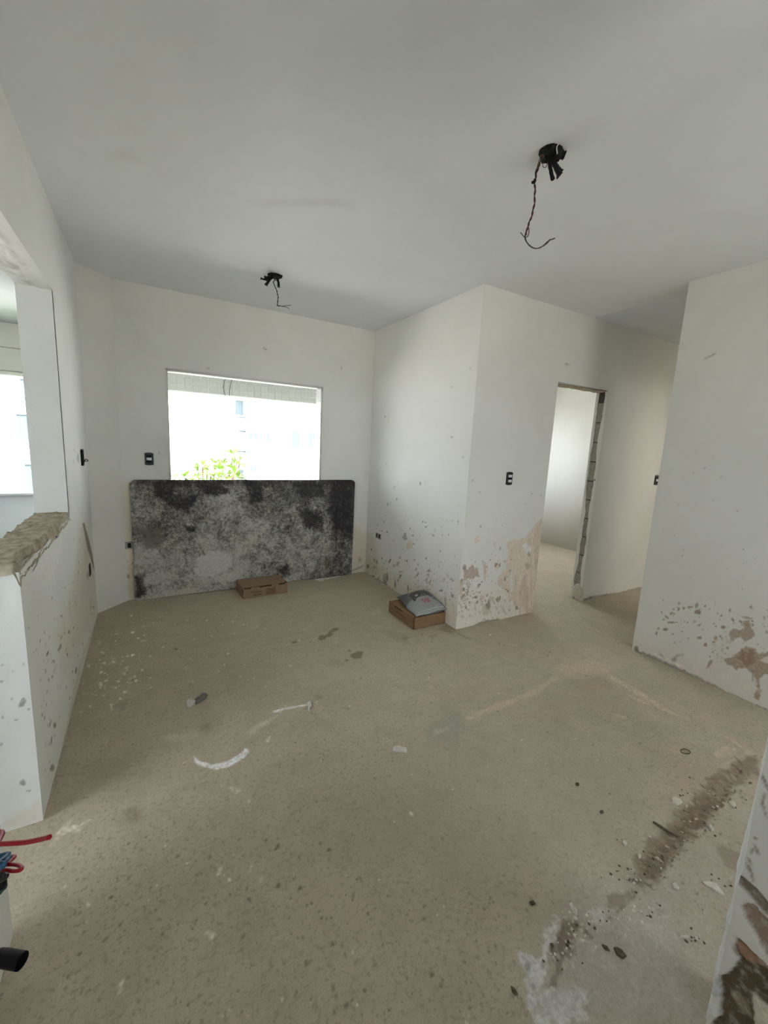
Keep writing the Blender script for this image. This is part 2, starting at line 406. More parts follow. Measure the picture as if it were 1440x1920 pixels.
    for pts in ([(870, 1345), (920, 1325), (985, 1300), (1040, 1268), (1048, 1274), (1000, 1305), (930, 1332), (880, 1352)], [(1140, 1262), (1190, 1290), (1250, 1330), (1290, 1350), (1240, 1332), (1180, 1296), (1138, 1270)],
                [(1170, 1300), (1200, 1312), (1226, 1326), (1196, 1316)], [(1150, 1338), (1172, 1344), (1178, 1350), (1150, 1343)]):
        P(pts, DUST, .6, .014, .01, 30, .003)
    P([(1060, 1275), (1130, 1270), (1160, 1290), (1090, 1300)], fc((118, 106, 88)), .4, .03, .03, 20)
    # swirl of dust beside the trench
    for pts in ([(1340, 1412), (1362, 1398), (1385, 1404), (1365, 1416), (1345, 1424)], [(1358, 1378), (1380, 1390), (1400, 1406), (1384, 1400), (1362, 1386)], [(1350, 1440), (1380, 1420), (1405, 1412), (1378, 1428), (1355, 1446)], [(1395, 1400), (1410, 1410), (1422, 1416), (1400, 1418)]):
        P(pts, DUST, .55, .01, .01, 40, .003)
    # brown trench of loose dirt running to the lower right
    P([(1418, 1415), (1380, 1430), (1345, 1450), (1310, 1480), (1280, 1515), (1258, 1540), (1232, 1560), (1205, 1590), (1195, 1620), (1182, 1655), (1205, 1668), (1230, 1650), (1252, 1615), (1272, 1590), (1305, 1565), (1340, 1515), (1372, 1485), (1420, 1450)], BR, .8, .014, .03, 22, -.004)
    P([(1285, 1520), (1330, 1490), (1352, 1500), (1320, 1540), (1290, 1560), (1260, 1600), (1230, 1640), (1205, 1650), (1218, 1600), (1250, 1570)], fc((76, 65, 53)), .6, .012, .03, 26, -.003)
    for k in range(110):
        u = random.random(); x = 1400-215*u+random.gauss(0, 12); y = 1425+235*u+random.gauss(0, 16)
        s.blob(x, y, random.uniform(4, 12), random.uniform(.8, 2.4), fc(random.choice([(72, 60, 48), (84, 70, 56), (130, 118, 102), (112, 98, 82)])), random.uniform(.2, .8), n=8, op=random.uniform(.4, .8), soft=.0035, rag=.004, nf=80, h=random.choice([.002, -.002, 0]))
    P([(1195, 1670), (1178, 1690), (1160, 1705), (1140, 1712), (1135, 1690), (1150, 1675)], BR, .75, .008, .018, 40)
    P([(1190, 1675), (1165, 1700), (1145, 1720), (1120, 1735), (1112, 1750), (1125, 1730), (1160, 1712), (1192, 1685)], fc((82, 72, 60)), .8, .006, .012, 45)
    P([(1060, 1725), (1082, 1722), (1092, 1735), (1075, 1760), (1080, 1790), (1062, 1805), (1040, 1845), (1030, 1848), (1038, 1810), (1026, 1775), (1045, 1745)], fc((90, 79, 66)), .85, .006, .018, 40, -.002)
    for k in range(46):
        u = random.random(); x = 1065-30*u+random.gauss(0, 10); y = 1725+110*u+random.gauss(0, 8)
        s.blob(x, y, random.uniform(2, 6), random.uniform(.8, 2.2), fc(random.choice([(70, 60, 50), (82, 72, 60), (170, 164, 152), (118, 108, 94)])), random.uniform(.3, 1.2), n=8, op=random.uniform(.5, .9), soft=.003, rag=.004, nf=80, h=random.choice([.002, 0]))
    P([(1095, 1740), (1118, 1760), (1110, 1765), (1092, 1752)], fc((90, 79, 66)), .8, .005, .01, 45)
    P([(1360, 1590), (1390, 1600), (1385, 1640), (1355, 1620), (1345, 1590)], fc((100, 90, 78)), .6, .012, .025, 40)
    # whitish lime film
    P([(968, 1785), (990, 1780), (1005, 1795), (1015, 1790), (1030, 1735), (1045, 1720), (1050, 1740), (1030, 1775), (1028, 1830), (1010, 1860), (1000, 1900), (1040, 1925), (1010, 1925), (985, 1880), (985, 1830), (972, 1810)], LAV, .85, .006, .02, 40, .001)
    P([(1010, 1870), (1060, 1850), (1090, 1880), (1110, 1925), (1000, 1925)], LAV, .8, .008, .03, 34, .001)
    P([(1078, 1850), (1100, 1858), (1112, 1880), (1095, 1880)], fc((165, 163, 160)), .7, .004, .01, 50)
    P([(1060, 1795), (1075, 1800), (1085, 1825), (1070, 1815)], LAV, .6, .004, .008, 50)
    P([(1105, 1710), (1130, 1700), (1145, 1730), (1120, 1745)], LAV, .55, .008, .018, 40)
    P([(1000, 1920), (1060, 1780), (1120, 1740), (1250, 1690), (1330, 1920)], fc((136, 132, 126)), .35, .05, .05, 10)
    for x, y, a, b in ((990, 1812, 6, 12), (1018, 1810, 4, 8), (1000, 1850, 3, 5), (1082, 1872, 4, 5), (1101, 1868, 3, 4)): s.blob(x, y, a, b, fc((118, 114, 108)), op=.8, rag=.004)
    s.scatter([(1180, 1660), (1420, 1420), (1420, 1640), (1300, 1780), (1200, 1760)], 60, 1, 4, BR, (.5, 1))
    s.scatter([(1195, 1640), (1300, 1530), (1400, 1430), (1410, 1470), (1320, 1570), (1230, 1660)], 90, 1, 5, fc((70, 55, 43)), (.5, 1))
    # plaster bits trodden in
    s.scatter([(1050, 1700), (1200, 1690), (1250, 1720), (1160, 1760), (1060, 1800)], 50, 1, 3.5, fc((190, 184, 170)), (.5, 1), h=.002)
    # line drawn on the floor at the corner, darker patches beside it
    P([(858, 1186), (884, 1198), (882, 1200), (857, 1189)], D, .5, .004, .001); P([(820, 1180), (840, 1168), (858, 1184), (845, 1188)], D, .45, .012, .01)
    P([(802, 1192), (822, 1187), (812, 1200)], fc((112, 102, 78)), .5, .008, .006)
    P([(590, 1086), (625, 1078), (640, 1080), (600, 1090)], W, .55, .01, .008, 40); P([(260, 1120), (440, 1096), (440, 1102), (262, 1126)], W2, .35, .012, .01, 40)
    s.blob(1287, 1409, 9, 4, D, .3, op=.5, soft=.004)
gA = Sheet(2, 0.0, 0, -0.56, 3.30, 1, 0.18, 2.10, 0.0050, 1)
gB = Sheet(2, 0.0, 0, -0.56, 3.35, 1, 2.10, 4.30, 0.0085, 1)
gC = Sheet(2, 0.0, 0, 3.35, 6.2, 1, 1.64, 5.4, 0.02, 1)
for s in (gA, gB, gC):
    st = random.getstate(); floor_marks(s); random.setstate(st)
    s.h += (fbm(s.U*1.2, s.V*1.2, 5, 3)-.5)*0.004
    e = np.minimum(np.minimum(s.U-s.u[0], s.u[-1]-s.U), 0.05)/0.05; s.h *= np.clip(e, 0, 1)
random.random()
slab = [boxq(-2.6, 6.4, -1.7, 5.6, -0.2, -0.006), boxq(3.30, 6.4, 1.5, 5.6, -0.1, -0.006), boxq(3.29, 3.36, 1.5, 2.12, -.1, -.0005), boxq(-0.6, 3.35, -1.7, .18, -0.1, -0.0005), boxq(3.3, 6.4, -1.7, 1.5, -.1, -.0005), boxq(2.2, 3.35, 4.3, 5.6, -.1, -.0005), boxq(-2.6, -.56, -.2, 5.6, -.1, -.0006)]
link('floor', mesh_from('floor', [gA.geo(), gB.geo(), gC.geo()]+slab, M_floor, False), kind='structure')

# ------------------------------------------------------------------ ceiling
cs = Sheet(2, H, 0, -0.6, 3.5, 1, -0.2, 4.3, 0.04, -1)
cs.h = fbm(cs.U*1.5, cs.V*1.5, 9, 3)*0.006
e = np.minimum(np.minimum(cs.U-cs.u[0], cs.u[-1]-cs.U), np.minimum(cs.V-cs.vv[0], cs.vv[-1]-cs.V)); cs.h *= np.clip(e/.3, 0, 1)
for pts in ([(470, 375), (640, 372), (660, 384), (500, 384)], [(760, 315), (785, 312), (790, 318)], [(880, 374), (896, 374), (890, 378)], [(200, 290), (240, 280), (250, 300)]):
    cs.put(pts, tuple(WALL*.8), .35, .03, .02, 10)
link('ceiling', mesh_from('ceiling', [cs.geo(), boxq(-0.6, 6.4, -1.7, 4.35, H+0.003, H+0.25), boxq(2.2, 6.4, 4.3, 5.6, H+0.003, H+.25), boxq(3.5, 6.4, -1.7, 4.35, H, H+.1), boxq(-.6, 3.5, -1.7, -.2, H, H+.1)], M_ceil, False), kind='structure')

# ------------------------------------------------------------------ walls
YB, XC, YF, XL, XR = 4.193, 2.198, 2.507, -0.402, 3.265
DARK = wc((96, 90, 78)); TAN = wc((150, 141, 124)); BROWN = wc((114, 101, 84)); SOFT = wc((160, 152, 132)); GREY = wc((120, 120, 110))
# back wall with the window opening
WX0, WX1, WZ0, WZ1 = 0.182, 1.608, 1.03, 2.047
b1 = Sheet(1, YB, 0, -0.19, XC, 2, 0, H, 0.012, -1)
b1.keep &= ~((b1.U > WX0) & (b1.U < WX1) & (b1.V > WZ0) & (b1.V < WZ1))
b1.put([(232, 905), (256, 905), (262, 1125), (240, 1128)], wc((168, 160, 132)), .6, .02, .02); b1.put([(660, 985), (690, 1000), (690, 1075), (655, 1080)], wc((150, 135, 108)), .55, .05, .03)
b1.put([(656, 1069), (674, 1063), (682, 1058), (683, 1062), (668, 1069), (656, 1073)], DARK, .6, .004, .003); b1.blob(675, 1049, 4, 6, DARK, op=.5, soft=.012); b1.blob(240, 1080, 3, 5, BROWN)
b1.put([(246, 1058), (250, 1050), (252, 1052), (248, 1062)], DARK, .5, .004, .002)
b1.put([(240, 1062), (262, 1060), (262, 1124), (244, 1126)], wc((150, 136, 112)), .4, .02, .02)
for x, y in ((298, 849), (495, 652), (498, 655), (640, 690), (390, 690)): b1.blob(x, y, 1.5, 2, DARK, op=.7)
for pts in ([(372, 699), (392, 701), (392, 704), (374, 702)], [(412, 704), (425, 705), (424, 708)], [(474, 711), (480, 711), (478, 715)], [(498, 714), (506, 715), (500, 718)]): b1.put(pts, wc((70, 66, 58)), .9, .003, .003, 80)
for x, y, r in ((320, 860, 60), (262, 620, 50), (235, 590, 18)): b1.blob(x, y, r*.4, r, wc((150, 150, 142)), op=.25, soft=.08, rag=.04)
bk = [b1.geo(), boxq(-.4, WX0, YB+.004, YB+.15, 0, H), boxq(WX1, XC+.12, YB+.004, YB+.15, 0, H), boxq(WX0, WX1, YB+.004, YB+.15, 0, WZ0), boxq(WX0, WX1, YB+.004, YB+.15, WZ1, H)]
# snap opening: rim strips so that the sheet's cut edge is straight
g = 0.013
for r in ((WX0-g, WX0, YB-.0012, YB+.02, WZ0, WZ1), (WX1, WX1+g, YB-.0012, YB+.02, WZ0, WZ1), (WX0-g, WX1+g, YB-.0012, YB+.02, WZ1, WZ1+g)): bk.append(boxq(*r))
wall_back = link('wall_back', mesh_from('wall_back', bk, M_wall), kind='structure')
# 45 degree return in the left corner
bm = bmesh.new(); prism(bm, [(XL, 3.973), (-0.19, YB), (-0.19, YB+.12), (-.55, YB+.12), (-.55, 3.973)], 0, H, lambda u, v, h: (u, v, h))
link('wall_corner', bm_mesh('wall_corner', bm, M_wall), kind='structure')
# left wall: pier, low wall, lintel, near piece
l1 = Sheet(0, XL, 1, 2.953, 3.985, 2, 0, H, 0.012, 1); l2 = Sheet(0, XL, 1, 1.8275, 2.953, 2, 0, 1.02, 0.0055, 1); l3 = Sheet(0, XL, 1, 1.40, 2.953, 2, 2.2253, H, 0.02, 1)
def left_marks(s):
    s.put([(150, 985), (160, 975), (190, 1140), (120, 1260), (100, 1200), (140, 1080)], wc((160, 150, 128)), .5, .08, .05)
    s.put([(154, 981), (158, 980), (166, 1010), (174, 1045), (178, 1072), (174, 1062), (164, 1030)], wc((96, 84, 68)), .9, .004, .003, 50)
    s.blob(164, 1079, 2.5, 11, wc((122, 118, 106)), op=.8, soft=.006); s.blob(146, 858, 2.2, 9, wc((120, 122, 116)), op=.7, soft=.008)  # painted shadow by the low outlet box; grey plaster repair by the switch box
    for x, y in ((139, 843), (137, 865), (150, 1010), (138, 1011), (148, 1055)): s.blob(x, y, 1, 1.6, DARK, op=.7)
    s.scatter([(45, 1160), (150, 1060), (180, 1150), (130, 1330), (90, 1420)], 95, .5, 1.7, DARK, (1.4, 3.2), ang=.1)
    s.scatter([(85, 1230), (120, 1240), (100, 1470), (85, 1480)], 22, .7, 2.0, GREY, (1.6, 3.2), ang=.1)
    for x, y, a, b in ((102, 1361, 2.5, 5), (94, 1357, 1.5, 5), (97, 1388, 1.5, 8), (113, 1213, 2, 5), (110, 1218, 2, 4), (143, 1258, 2.5, 8), (127, 1228, 1.5, 4), (98, 1440, 4, 6), (115, 1155, 3, 2), (130, 1185, 1.5, 4), (79, 1340, 1.5, 3)): s.blob(x, y, a, b, DARK, .1, op=.85)
    s.put([(95, 1510), (130, 1330), (150, 1240), (186, 1140), (186, 1152), (152, 1262), (130, 1360), (100, 1525)], wc((150, 142, 122)), .5, .02, .02)
    s.put([(60, 1075), (110, 1010), (128, 990), (90, 1120)], wc((178, 178, 168)), .3, .05, .04)
for s in (l1, l2):
    left_marks(s); s.h += (fbm(s.U*3, s.V*3, 21, 3)-.5)*0.006*np.clip(np.minimum(s.U-s.u[0], s.u[-1]-s.U)/.1, 0, 1)
# broken upper edge of the low wall: the plaster skin stops short of the top, raggedly
rag = 1.012-0.045*fbm(l2.U*7, l2.U*0+3.3, 4, 4)**2.0 - 0.05*np.exp(-((l2.U-2.02)/.13)**2) - .03*np.exp(-((l2.U-2.5)/.09)**2)
l2.keep &= l2.V < rag
XO = -0.557
e1 = Sheet(1, 1.8275, 0, XO, XL, 2, 0.0, 1.0, 0.004, -1)   # end face of the low wall
for x, y, a, b, g in ((42, 1317, 5, 9, .6), (22, 1310, 2, 3, 0), (3, 1278, 3, 2, 0), (5, 1345, 2, 3, 0), (54, 1330, 2, 2, 0), (25, 1260, 1.5, 3, 0), (43, 1468, 5, 6, 0), (60, 1483, 10, 1.6, 0), (30, 1350, 3, 1, 0), (2, 1395, 2, 3, 0), (44, 1245, 1, 3, 0), (30, 1365, 5, 1, -.4), (4, 1247, 1, 2, 0)):
    e1.blob(x, y, a, b, wc((96, 96, 90)), g, op=.8, soft=.003)
e1.put([(0, 1540), (78, 1500), (80, 1540), (0, 1562)], wc((160, 150, 130)), .5, .02, .02)
e1.h += (fbm(e1.U*9, e1.V*5, 3, 3)-.5)*.008
le = [l1.geo(), l2.geo(), l3.geo(), e1.geo(),
      boxq(XO, XL-.004, 2.953, 4.343, 0, H), boxq(XO, XL-.004, 1.8285, 2.953, 0, 0.99), boxq(XO, XL-.004, 1.40, 2.953, 2.2285, H), boxq(XO, XL, -1.6, 1.40, 0, H)]
wall_left = link('wall_left', mesh_from('wall_left', le, M_lime, True), kind='structure')
# smooth shading only suits the sheets: flatten the boxes
me = wall_left.data; nb = 8*6
fl = np.ones(len(me.polygons), bool); fl[-nb:] = False; me.polygons.foreach_set('use_smooth', fl); me.update()
# rough mortar bed on the low wall
sl = Sheet(2, 0.985, 0, XO-.002, XL+.004, 1, 1.822, 2.955, 0.0065, 1)
sl.h = 0.022+0.022*fbm(sl.U*9, sl.V*26, 31, 4)+0.012*fbm(sl.U*50, sl.V*50, 8, 3)
edge = 0.018*fbm(sl.U*0+1, sl.V*9, 6, 4)+0.05*np.exp(-((sl.V-2.02)/.13)**2)*.6
sl.h -= 0.05*np.clip((sl.U-(XL-edge))/.012, 0, 1)
sl.h -= 0.03*np.clip((1.835-sl.V)/.012, 0, 1)
li = np.clip(fbm(sl.U*20, sl.V*40, 5, 4)*3-1.6, 0, 1)
sl.rgb[:] = lin((205, 196, 172))*.75; sl.a = li*.75
# its drop at the room side
sr = Sheet(0, XL+.0005, 1, 1.83, 2.95, 2, 0.93, 1.0, 0.008, 1); sr.keep &= sr.V > (np.interp(sr.U, l2.u, rag[:, 0])-.012)
sr.h = -0.006-0.01*fbm(sr.U*40, sr.V*40, 12, 3)
link('sill_mortar', mesh_from('sill_mortar', [sl.geo(), sr.geo()], None or M_mortar), wall_left, label='rough brown mortar bed left bare on the low wall top')
mt = M_mortar.node_tree; bb = mt.nodes['Principled BSDF']; cur = bb.inputs['Base Color'].links[0].from_socket
mt.links.new(stained(mt, cur, objco(mt), 60), bb.inputs['Base Color'])
# underside of the lintel: brushed lumpy render
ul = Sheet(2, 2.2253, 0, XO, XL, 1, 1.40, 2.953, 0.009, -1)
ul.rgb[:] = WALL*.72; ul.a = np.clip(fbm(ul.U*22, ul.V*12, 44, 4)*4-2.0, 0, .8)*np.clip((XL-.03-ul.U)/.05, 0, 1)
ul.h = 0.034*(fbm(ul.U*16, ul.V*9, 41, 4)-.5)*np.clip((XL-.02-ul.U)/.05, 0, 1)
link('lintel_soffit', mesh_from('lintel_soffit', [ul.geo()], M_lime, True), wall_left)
# middle block: side wall (faces the window side) and front wall with the door opening
DX0, DX1, DZ, DT = 3.124, 3.857, 2.108, 0.115
ms = Multi(Sheet(0, XC, 1, YF, YB, 2, 0, 1.12, 0.005, -1), Sheet(0, XC, 1, YF, YB, 2, 1.12, H, 0.012, -1))
ms.put([(684, 1040), (760, 1085), (860, 1130), (858, 1182), (770, 1130), (684, 1074)], wc((156, 146, 122)), .5, .06, .05); ms.put([(686, 1000), (700, 1000), (712, 1075), (684, 1072)], wc((150, 138, 110)), .4, .05, .03)
ms.scatter([(690, 985), (860, 960), (862, 1120), (690, 1060)], 90, .6, 2.0, DARK, (.7, 2)); ms.scatter([(700, 1040), (850, 1080), (850, 1140), (700, 1080)], 70, .8, 2.6, BROWN, (.8, 2.2))
ms.scatter([(700, 850), (800, 900), (800, 1000), (700, 1000)], 22, .5, 1.5, GREY, (.7, 3)); ms.scatter([(790, 1080), (862, 1080), (862, 1160), (800, 1130)], 60, .8, 2.6, TAN, (.7, 2.2))
for x, y, a, b, c in ((759, 1005, 3, 8, GREY), (768, 1023, 6, 8, SOFT), (722, 781, 1.2, 2, DARK), (847, 819, 2.5, 1.6, DARK), (788, 907, 1.5, 3, DARK), (882, 691, 1.3, 1.5, DARK), (848, 726, 3, 1, GREY), (868, 857, 1, 1, DARK), (827, 1107, 4, 2.4, BROWN), (722, 1083, 5, 7, GREY), (726, 1082, 2, 8, DARK), (741, 1096, 1.5, 7, DARK), (765, 1103, 1.4, 7, DARK), (691, 1025, 1, 6, SOFT), (690, 1062, 3, 4, DARK), (835, 1125, 2, 9, GREY), (777, 1050, 1.5, 1.5, DARK), (730, 1054, 1.8, 2, DARK), (769, 991, 1, 2, DARK), (788, 907, 1.5, 3, DARK), (728, 790, .8, 8, SOFT), (859, 949, 3, 1, SOFT)):
    ms.blob(x, y, a, b, c, op=.85, soft=.005)
ms.scatter([(685, 1072), (720, 1085), (740, 1110), (690, 1078)], 30, 1, 3.5, BROWN, (.6, 1.6), h=-.001)
ms.relief(3, 51, .004)
link('wall_middle', mesh_from('wall_middle', ms.geos()+[boxq(XC+.004, XC+.12, YF+.002, 5.5, 0, H)], M_wall), kind='structure')
mf = Multi(Sheet(1, YF, 0, XC, DX0, 2, 0, 1.12, 0.005, -1), Sheet(1, YF, 0, XC, DX0, 2, 1.12, H, 0.012, -1), Sheet(1, YF, 0, DX1, 5.3, 2, 0, H, 0.012, -1), Sheet(1, YF, 0, DX0, DX1, 2, DZ, H, 0.02, -1))
mf.put([(860, 1110), (1000, 1090), (1000, 1152), (858, 1184)], wc((168, 160, 142)), .5, .05, .04)
mud = wc((164, 153, 135))
mf.put([(1016, 972), (1006, 980), (994, 996), (986, 1006), (972, 1012), (960, 1012), (950, 1018), (952, 1040), (948, 1066), (941, 1072), (934, 1084), (936, 1096), (945, 1102), (951, 1114), (955, 1127), (960, 1120), (964, 1136), (970, 1142), (974, 1158), (979, 1146), (985, 1160), (990, 1154), (1004, 1152), (1010, 1050)], mud, .85, .008, .012, 24)
mf.put([(1016, 972), (1004, 984), (1000, 1010), (1004, 1080), (998, 1152), (1004, 1152)], wc((148, 134, 113)), .5, .02, .02)
mf.put([(985, 1060), (990, 1110), (994, 1155), (985, 1150), (976, 1110)], wc((148, 134, 113)), .4, .015, .02)
mf.put([(980, 1022), (988, 1018), (996, 1028), (992, 1040), (984, 1034)], wc((190, 186, 174)), .7, .008, .012, 40)
mf.put([(955, 1080), (960, 1075), (964, 1100), (958, 1118)], wc((190, 186, 174)), .5, .008, .008, 40)
mf.blob(992, 1040, 3, 5, BROWN, op=.7); mf.blob(992, 1016, 4, 6, TAN, op=.6); mf.blob(989, 1062, 5, 5, BROWN, op=.5)
for x, y0, y1, w in ((963, 1092, 1134, 1.2), (967, 1080, 1150, 1.0), (975, 1100, 1158, 2.2), (984, 1070, 1130, 1.0), (988, 1108, 1156, 1.6), (996, 1040, 1150, 1.3)): mf.put([(x-w, y0), (x+w, y0), (x+w*.8, y1-6), (x, y1), (x-w*.7, y1-4)], wc((146, 128, 104)), .45, .006, .004)
mf.put([(868, 1062), (876, 1068), (886, 1058), (890, 1068), (898, 1064), (896, 1074), (900, 1082), (890, 1082), (886, 1088), (878, 1084), (868, 1090), (870, 1078)], wc((132, 115, 98)), .85, .005, .010, 60)
mf.blob(871, 1064, 4, 5, DARK, op=.7)
for x, y, a, b, c in ((909, 1070, 3, 18, TAN), (908, 1058, 4, 6, TAN), (895, 1011, 6, 8, wc((168, 158, 140))), (932, 1060, 5, 6, wc((165, 148, 125))), (931, 1058, 3, 3, BROWN), (939, 1093, 5, 9, TAN), (916, 1127, 2.6, 3, BROWN), (933, 1124, 3.5, 6, BROWN), (922, 1122, 6, 5, TAN), (904, 1119, 4, 4, TAN), (893, 1120, 3, 3, BROWN), (911, 1142, 8, 10, TAN), (915, 1136, 4, 7, BROWN), (868, 1106, 4, 3, BROWN), (878, 1100, 3, 3, TAN), (855, 1098, 6, 3, TAN), (860, 1092, 4, 2, BROWN), (866, 1120, 2, 4, BROWN), (891, 1137, 2, 8, TAN), (969, 1140, 3, 4, DARK), (960, 1116, 2, 8, TAN), (947, 1085, 2, 4, BROWN), (927, 1020, 1.5, 6, SOFT), (938, 1028, 1.2, 3, DARK), (901, 987, 1, 2, DARK), (900, 924, 1.5, 2, GREY), (886, 901, 2, 1.5, GREY), (1014, 928, 1, 2, DARK), (953, 792, 1.5, 1.2, GREY), (1062, 683, 6, .8, GREY)):
    mf.blob(x, y, a, b, c, op=.85, soft=.005, rag=.003)
mf.scatter([(870, 1050), (960, 1030), (960, 1160), (862, 1175)], 110, .6, 1.9, BROWN, (.7, 1.8)); mf.scatter([(862, 1085), (905, 1085), (900, 1130), (862, 1140)], 60, .7, 2.4, DARK, (.6, 1.6)); mf.scatter([(865, 1120), (1000, 1110), (1000, 1150), (865, 1176)], 60, .8, 2.6, TAN, (.9, 2.4))
mf.scatter([(858, 1090), (886, 1080), (880, 1150), (858, 1160)], 60, .8, 3.2, TAN, (.6, 1.8)); mf.scatter([(858, 1095), (880, 1090), (878, 1145), (858, 1150)], 40, .6, 2.2, DARK, (.5, 1.5))
mf.scatter([(1100, 1085), (1200, 1060), (1200, 1105), (1096, 1115)], 12, .6, 1.6, GREY, (.6, 1)); mf.scatter([(880, 900), (1010, 900), (1010, 1040), (880, 1040)], 18, .5, 1.2, GREY)
for pts in ([(880, 1176), (896, 1168), (914, 1163), (936, 1159), (936, 1166), (915, 1170), (896, 1175)], [(940, 1164), (1000, 1149), (1000, 1153), (942, 1168)], [(1092, 1123), (1140, 1113), (1160, 1112), (1200, 1101), (1200, 1105), (1150, 1116), (1094, 1127)], [(1094, 1119), (1120, 1117), (1135, 1117), (1118, 1121)]):
    mf.put(pts, wc((92, 84, 70)), .8, .004, .012, 60, -.003)
for q_ in mf.sheets[:2]: q_.h += (fbm(q_.U*3, q_.V*3, 61, 3)-.5)*.004*np.clip(np.minimum(q_.U-XC, DX0-q_.U)/.1, 0, 1)
fr = mf.geos()+[boxq(XC+.006, DX0, YF+.003, YF+DT, 0, H), boxq(DX1, 6.2, YF+.003, YF+DT, 0, H), boxq(DX0, DX1, YF+.003, YF+DT, DZ, H), boxq(5.3, 6.2, YF, YF+.01, 0, H),]
wall_front = link('wall_front', mesh_from('wall_front', fr, M_wall), kind='structure')
# door opening: bare block jamb between two ragged plaster edges, rough soffit
door = link('door_1', None, kind='structure')
bm = bmesh.new(); bbox_bm(bm, (DX1-.001, YF+DT/2, DZ/2), (0.004, DT-.01, DZ)); link('jamb_joint', bm_mesh('jamb_joint', bm, M_joint), door, label='dark recessed mortar joints between the jamb blocks')
rb = random.Random(3); z = 0.10
hs = [0.19]*10
for i, hh in enumerate(hs):
    if z+hh > DZ: hh = DZ-z
    if hh < .03: break
    bm = bmesh.new(); bbox_bm(bm, (DX1-.006-rb.uniform(0, .003), YF+DT/2, z+hh/2), (0.012, DT-.012, hh-.010), .002)
    for v in bm.verts: v.co.x += rb.uniform(-.002, .002)
    link('block', bm_mesh('block', bm, M_block), door); z += hh
bm = bmesh.new(); bbox_bm(bm, (DX1-.006, YF+DT/2, .045), (.012, DT-.012, .08), .002); link('block', bm_mesh('block', bm, M_block), door)
def ragged_strip(name, y0, side, mean, amp, seed):
    """plaster return on the jamb, its inner edge broken irregularly"""
    n = 110; zz = np.linspace(0, DZ, n); w = mean+amp*(fbm(zz*5, zz*0+seed, seed, 4)-.5)*2; w = np.maximum(w, .012)
    bm = bmesh.new(); rows = []
    for k in range(n):
        a, b = (y0, y0+side*w[k]); t = 0.016
        rows.append([bm.verts.new(c) for c in ((DX1+.002, a, zz[k]), (DX1-t, a, zz[k]), (DX1-t, b, zz[k]), (DX1+.002, b-side*.004, zz[k]))])
    for r, q in zip(rows, rows[1:]):
        for k in range(3): bm.faces.new((r[k], r[k+1], q[k+1], q[k]))
    bm.faces.new(rows[-1])
    link(name, bm_mesh(name, bm, M_wall), door)
ragged_strip('plaster_return', YF-.001, 1, .031, .020, 3); ragged_strip('plaster_return', YF+DT+.001, -1, .030, .022, 8)
bm = bmesh.new(); bmesh.ops.create_icosphere(bm, subdivisions=3, radius=.066)
for v in bm.verts: v.co = Vector((v.co.x*.35, v.co.y*.9, v.co.z*1.35))*(1+.25*(fbm(np.array([v.co.y*30]), np.array([v.co.z*30+v.co.x*9]), 2)[0]-.5))
link('mortar_lump', bm_mesh('mortar_lump', bm, plain('pale_mortar', (.62, .58, .50), .95, .1, .15, 60), True), door, (DX1-.012, YF+.045, .085))
us = Sheet(2, DZ, 0, DX0, DX1, 1, YF, YF+DT, .008, -1); us.h = .006+.014*fbm(us.U*14, us.V*30, 3, 4); us.rgb[:] = lin((205, 190, 166))*.85; us.a = np.clip(fbm(us.U*12, us.V*20, 9)*2.4-.2, 0, 1)
link('soffit', mesh_from('soffit', [us.geo()], M_mortar), door)
# right wall
rw = Multi(Sheet(0, XR, 1, .30, 1.648, 2, 0, 1.0, 0.0045, -1), Sheet(0, XR, 1, .30, 1.648, 2, 1.0, H, 0.01, -1))
BM = wc((124, 110, 91)); 
rw.put([(1188, 1190), (1440, 1290), (1440, 1336), (1188, 1222)], wc((168, 158, 142)), .45, .05, .05)
rw.scatter([(1235, 1120), (1345, 1120), (1370, 1250), (1300, 1230), (1230, 1190)], 75, .7, 2.8, BROWN, (.5, 1.3)); rw.scatter([(1340, 1150), (1440, 1130), (1440, 1230), (1340, 1240)], 70, .8, 3.2, BROWN, (.5, 1.5))
rw.scatter([(1230, 860), (1430, 900), (1430, 1120), (1230, 1100)], 26, .5, 1.4, DARK, (.7, 1.2)); rw.scatter([(1330, 1200), (1380, 1200), (1380, 1250), (1330, 1240)], 40, .8, 2.4, TAN, (.7, 1.8))
for x, y, a, b, g in ((1306, 1136, 3.4, 5.5, -.2), (1309, 1147, 6, 5, .2), (1292, 1139, 2.6, 2.6, 0), (1297, 1138, 2, 2, 0), (1260, 1167, 10, 1.6, -.05), (1248, 1180, 4, 3.5, 0), (1250, 1157, 5, 2, .5), (1272, 1140, 3, 1.6, .6), (1311, 1196, 5, 2.8, 0), (1323, 1209, 3.4, 4.5, 0), (1338, 1204, 2.2, 2.2, 0), (1289, 1167, 2, 1.5, 0), (1273, 1131, 2, 2, 0), (1264, 1151, 2, 2, 0), (1258, 1151, 2, 2, 0), (1312, 1172, 4, 1.4, -.4), (1341, 1196, 3, 3, 0), (1356, 1176, 5, 4, 0), (1330, 1245, 3, 9, .5), (1321, 878, 1.2, 1.2, 0), (1271, 946, 1.2, 1.4, 0)):
    rw.blob(x, y, a, b, BROWN, g, op=.9, soft=.0045)
rw.put([(1366, 1186), (1374, 1178), (1388, 1181), (1398, 1176), (1392, 1166), (1404, 1162), (1410, 1180), (1418, 1195), (1404, 1198), (1396, 1204), (1389, 1194), (1378, 1196), (1370, 1204)], BM, .85, .005, .012, 45)
rw.put([(1384, 1153), (1400, 1156), (1412, 1160), (1396, 1160)], BROWN, .6, .004, .008, 60); rw.blob(1398, 1170, 10, 5, BROWN, op=.6, rag=.008)
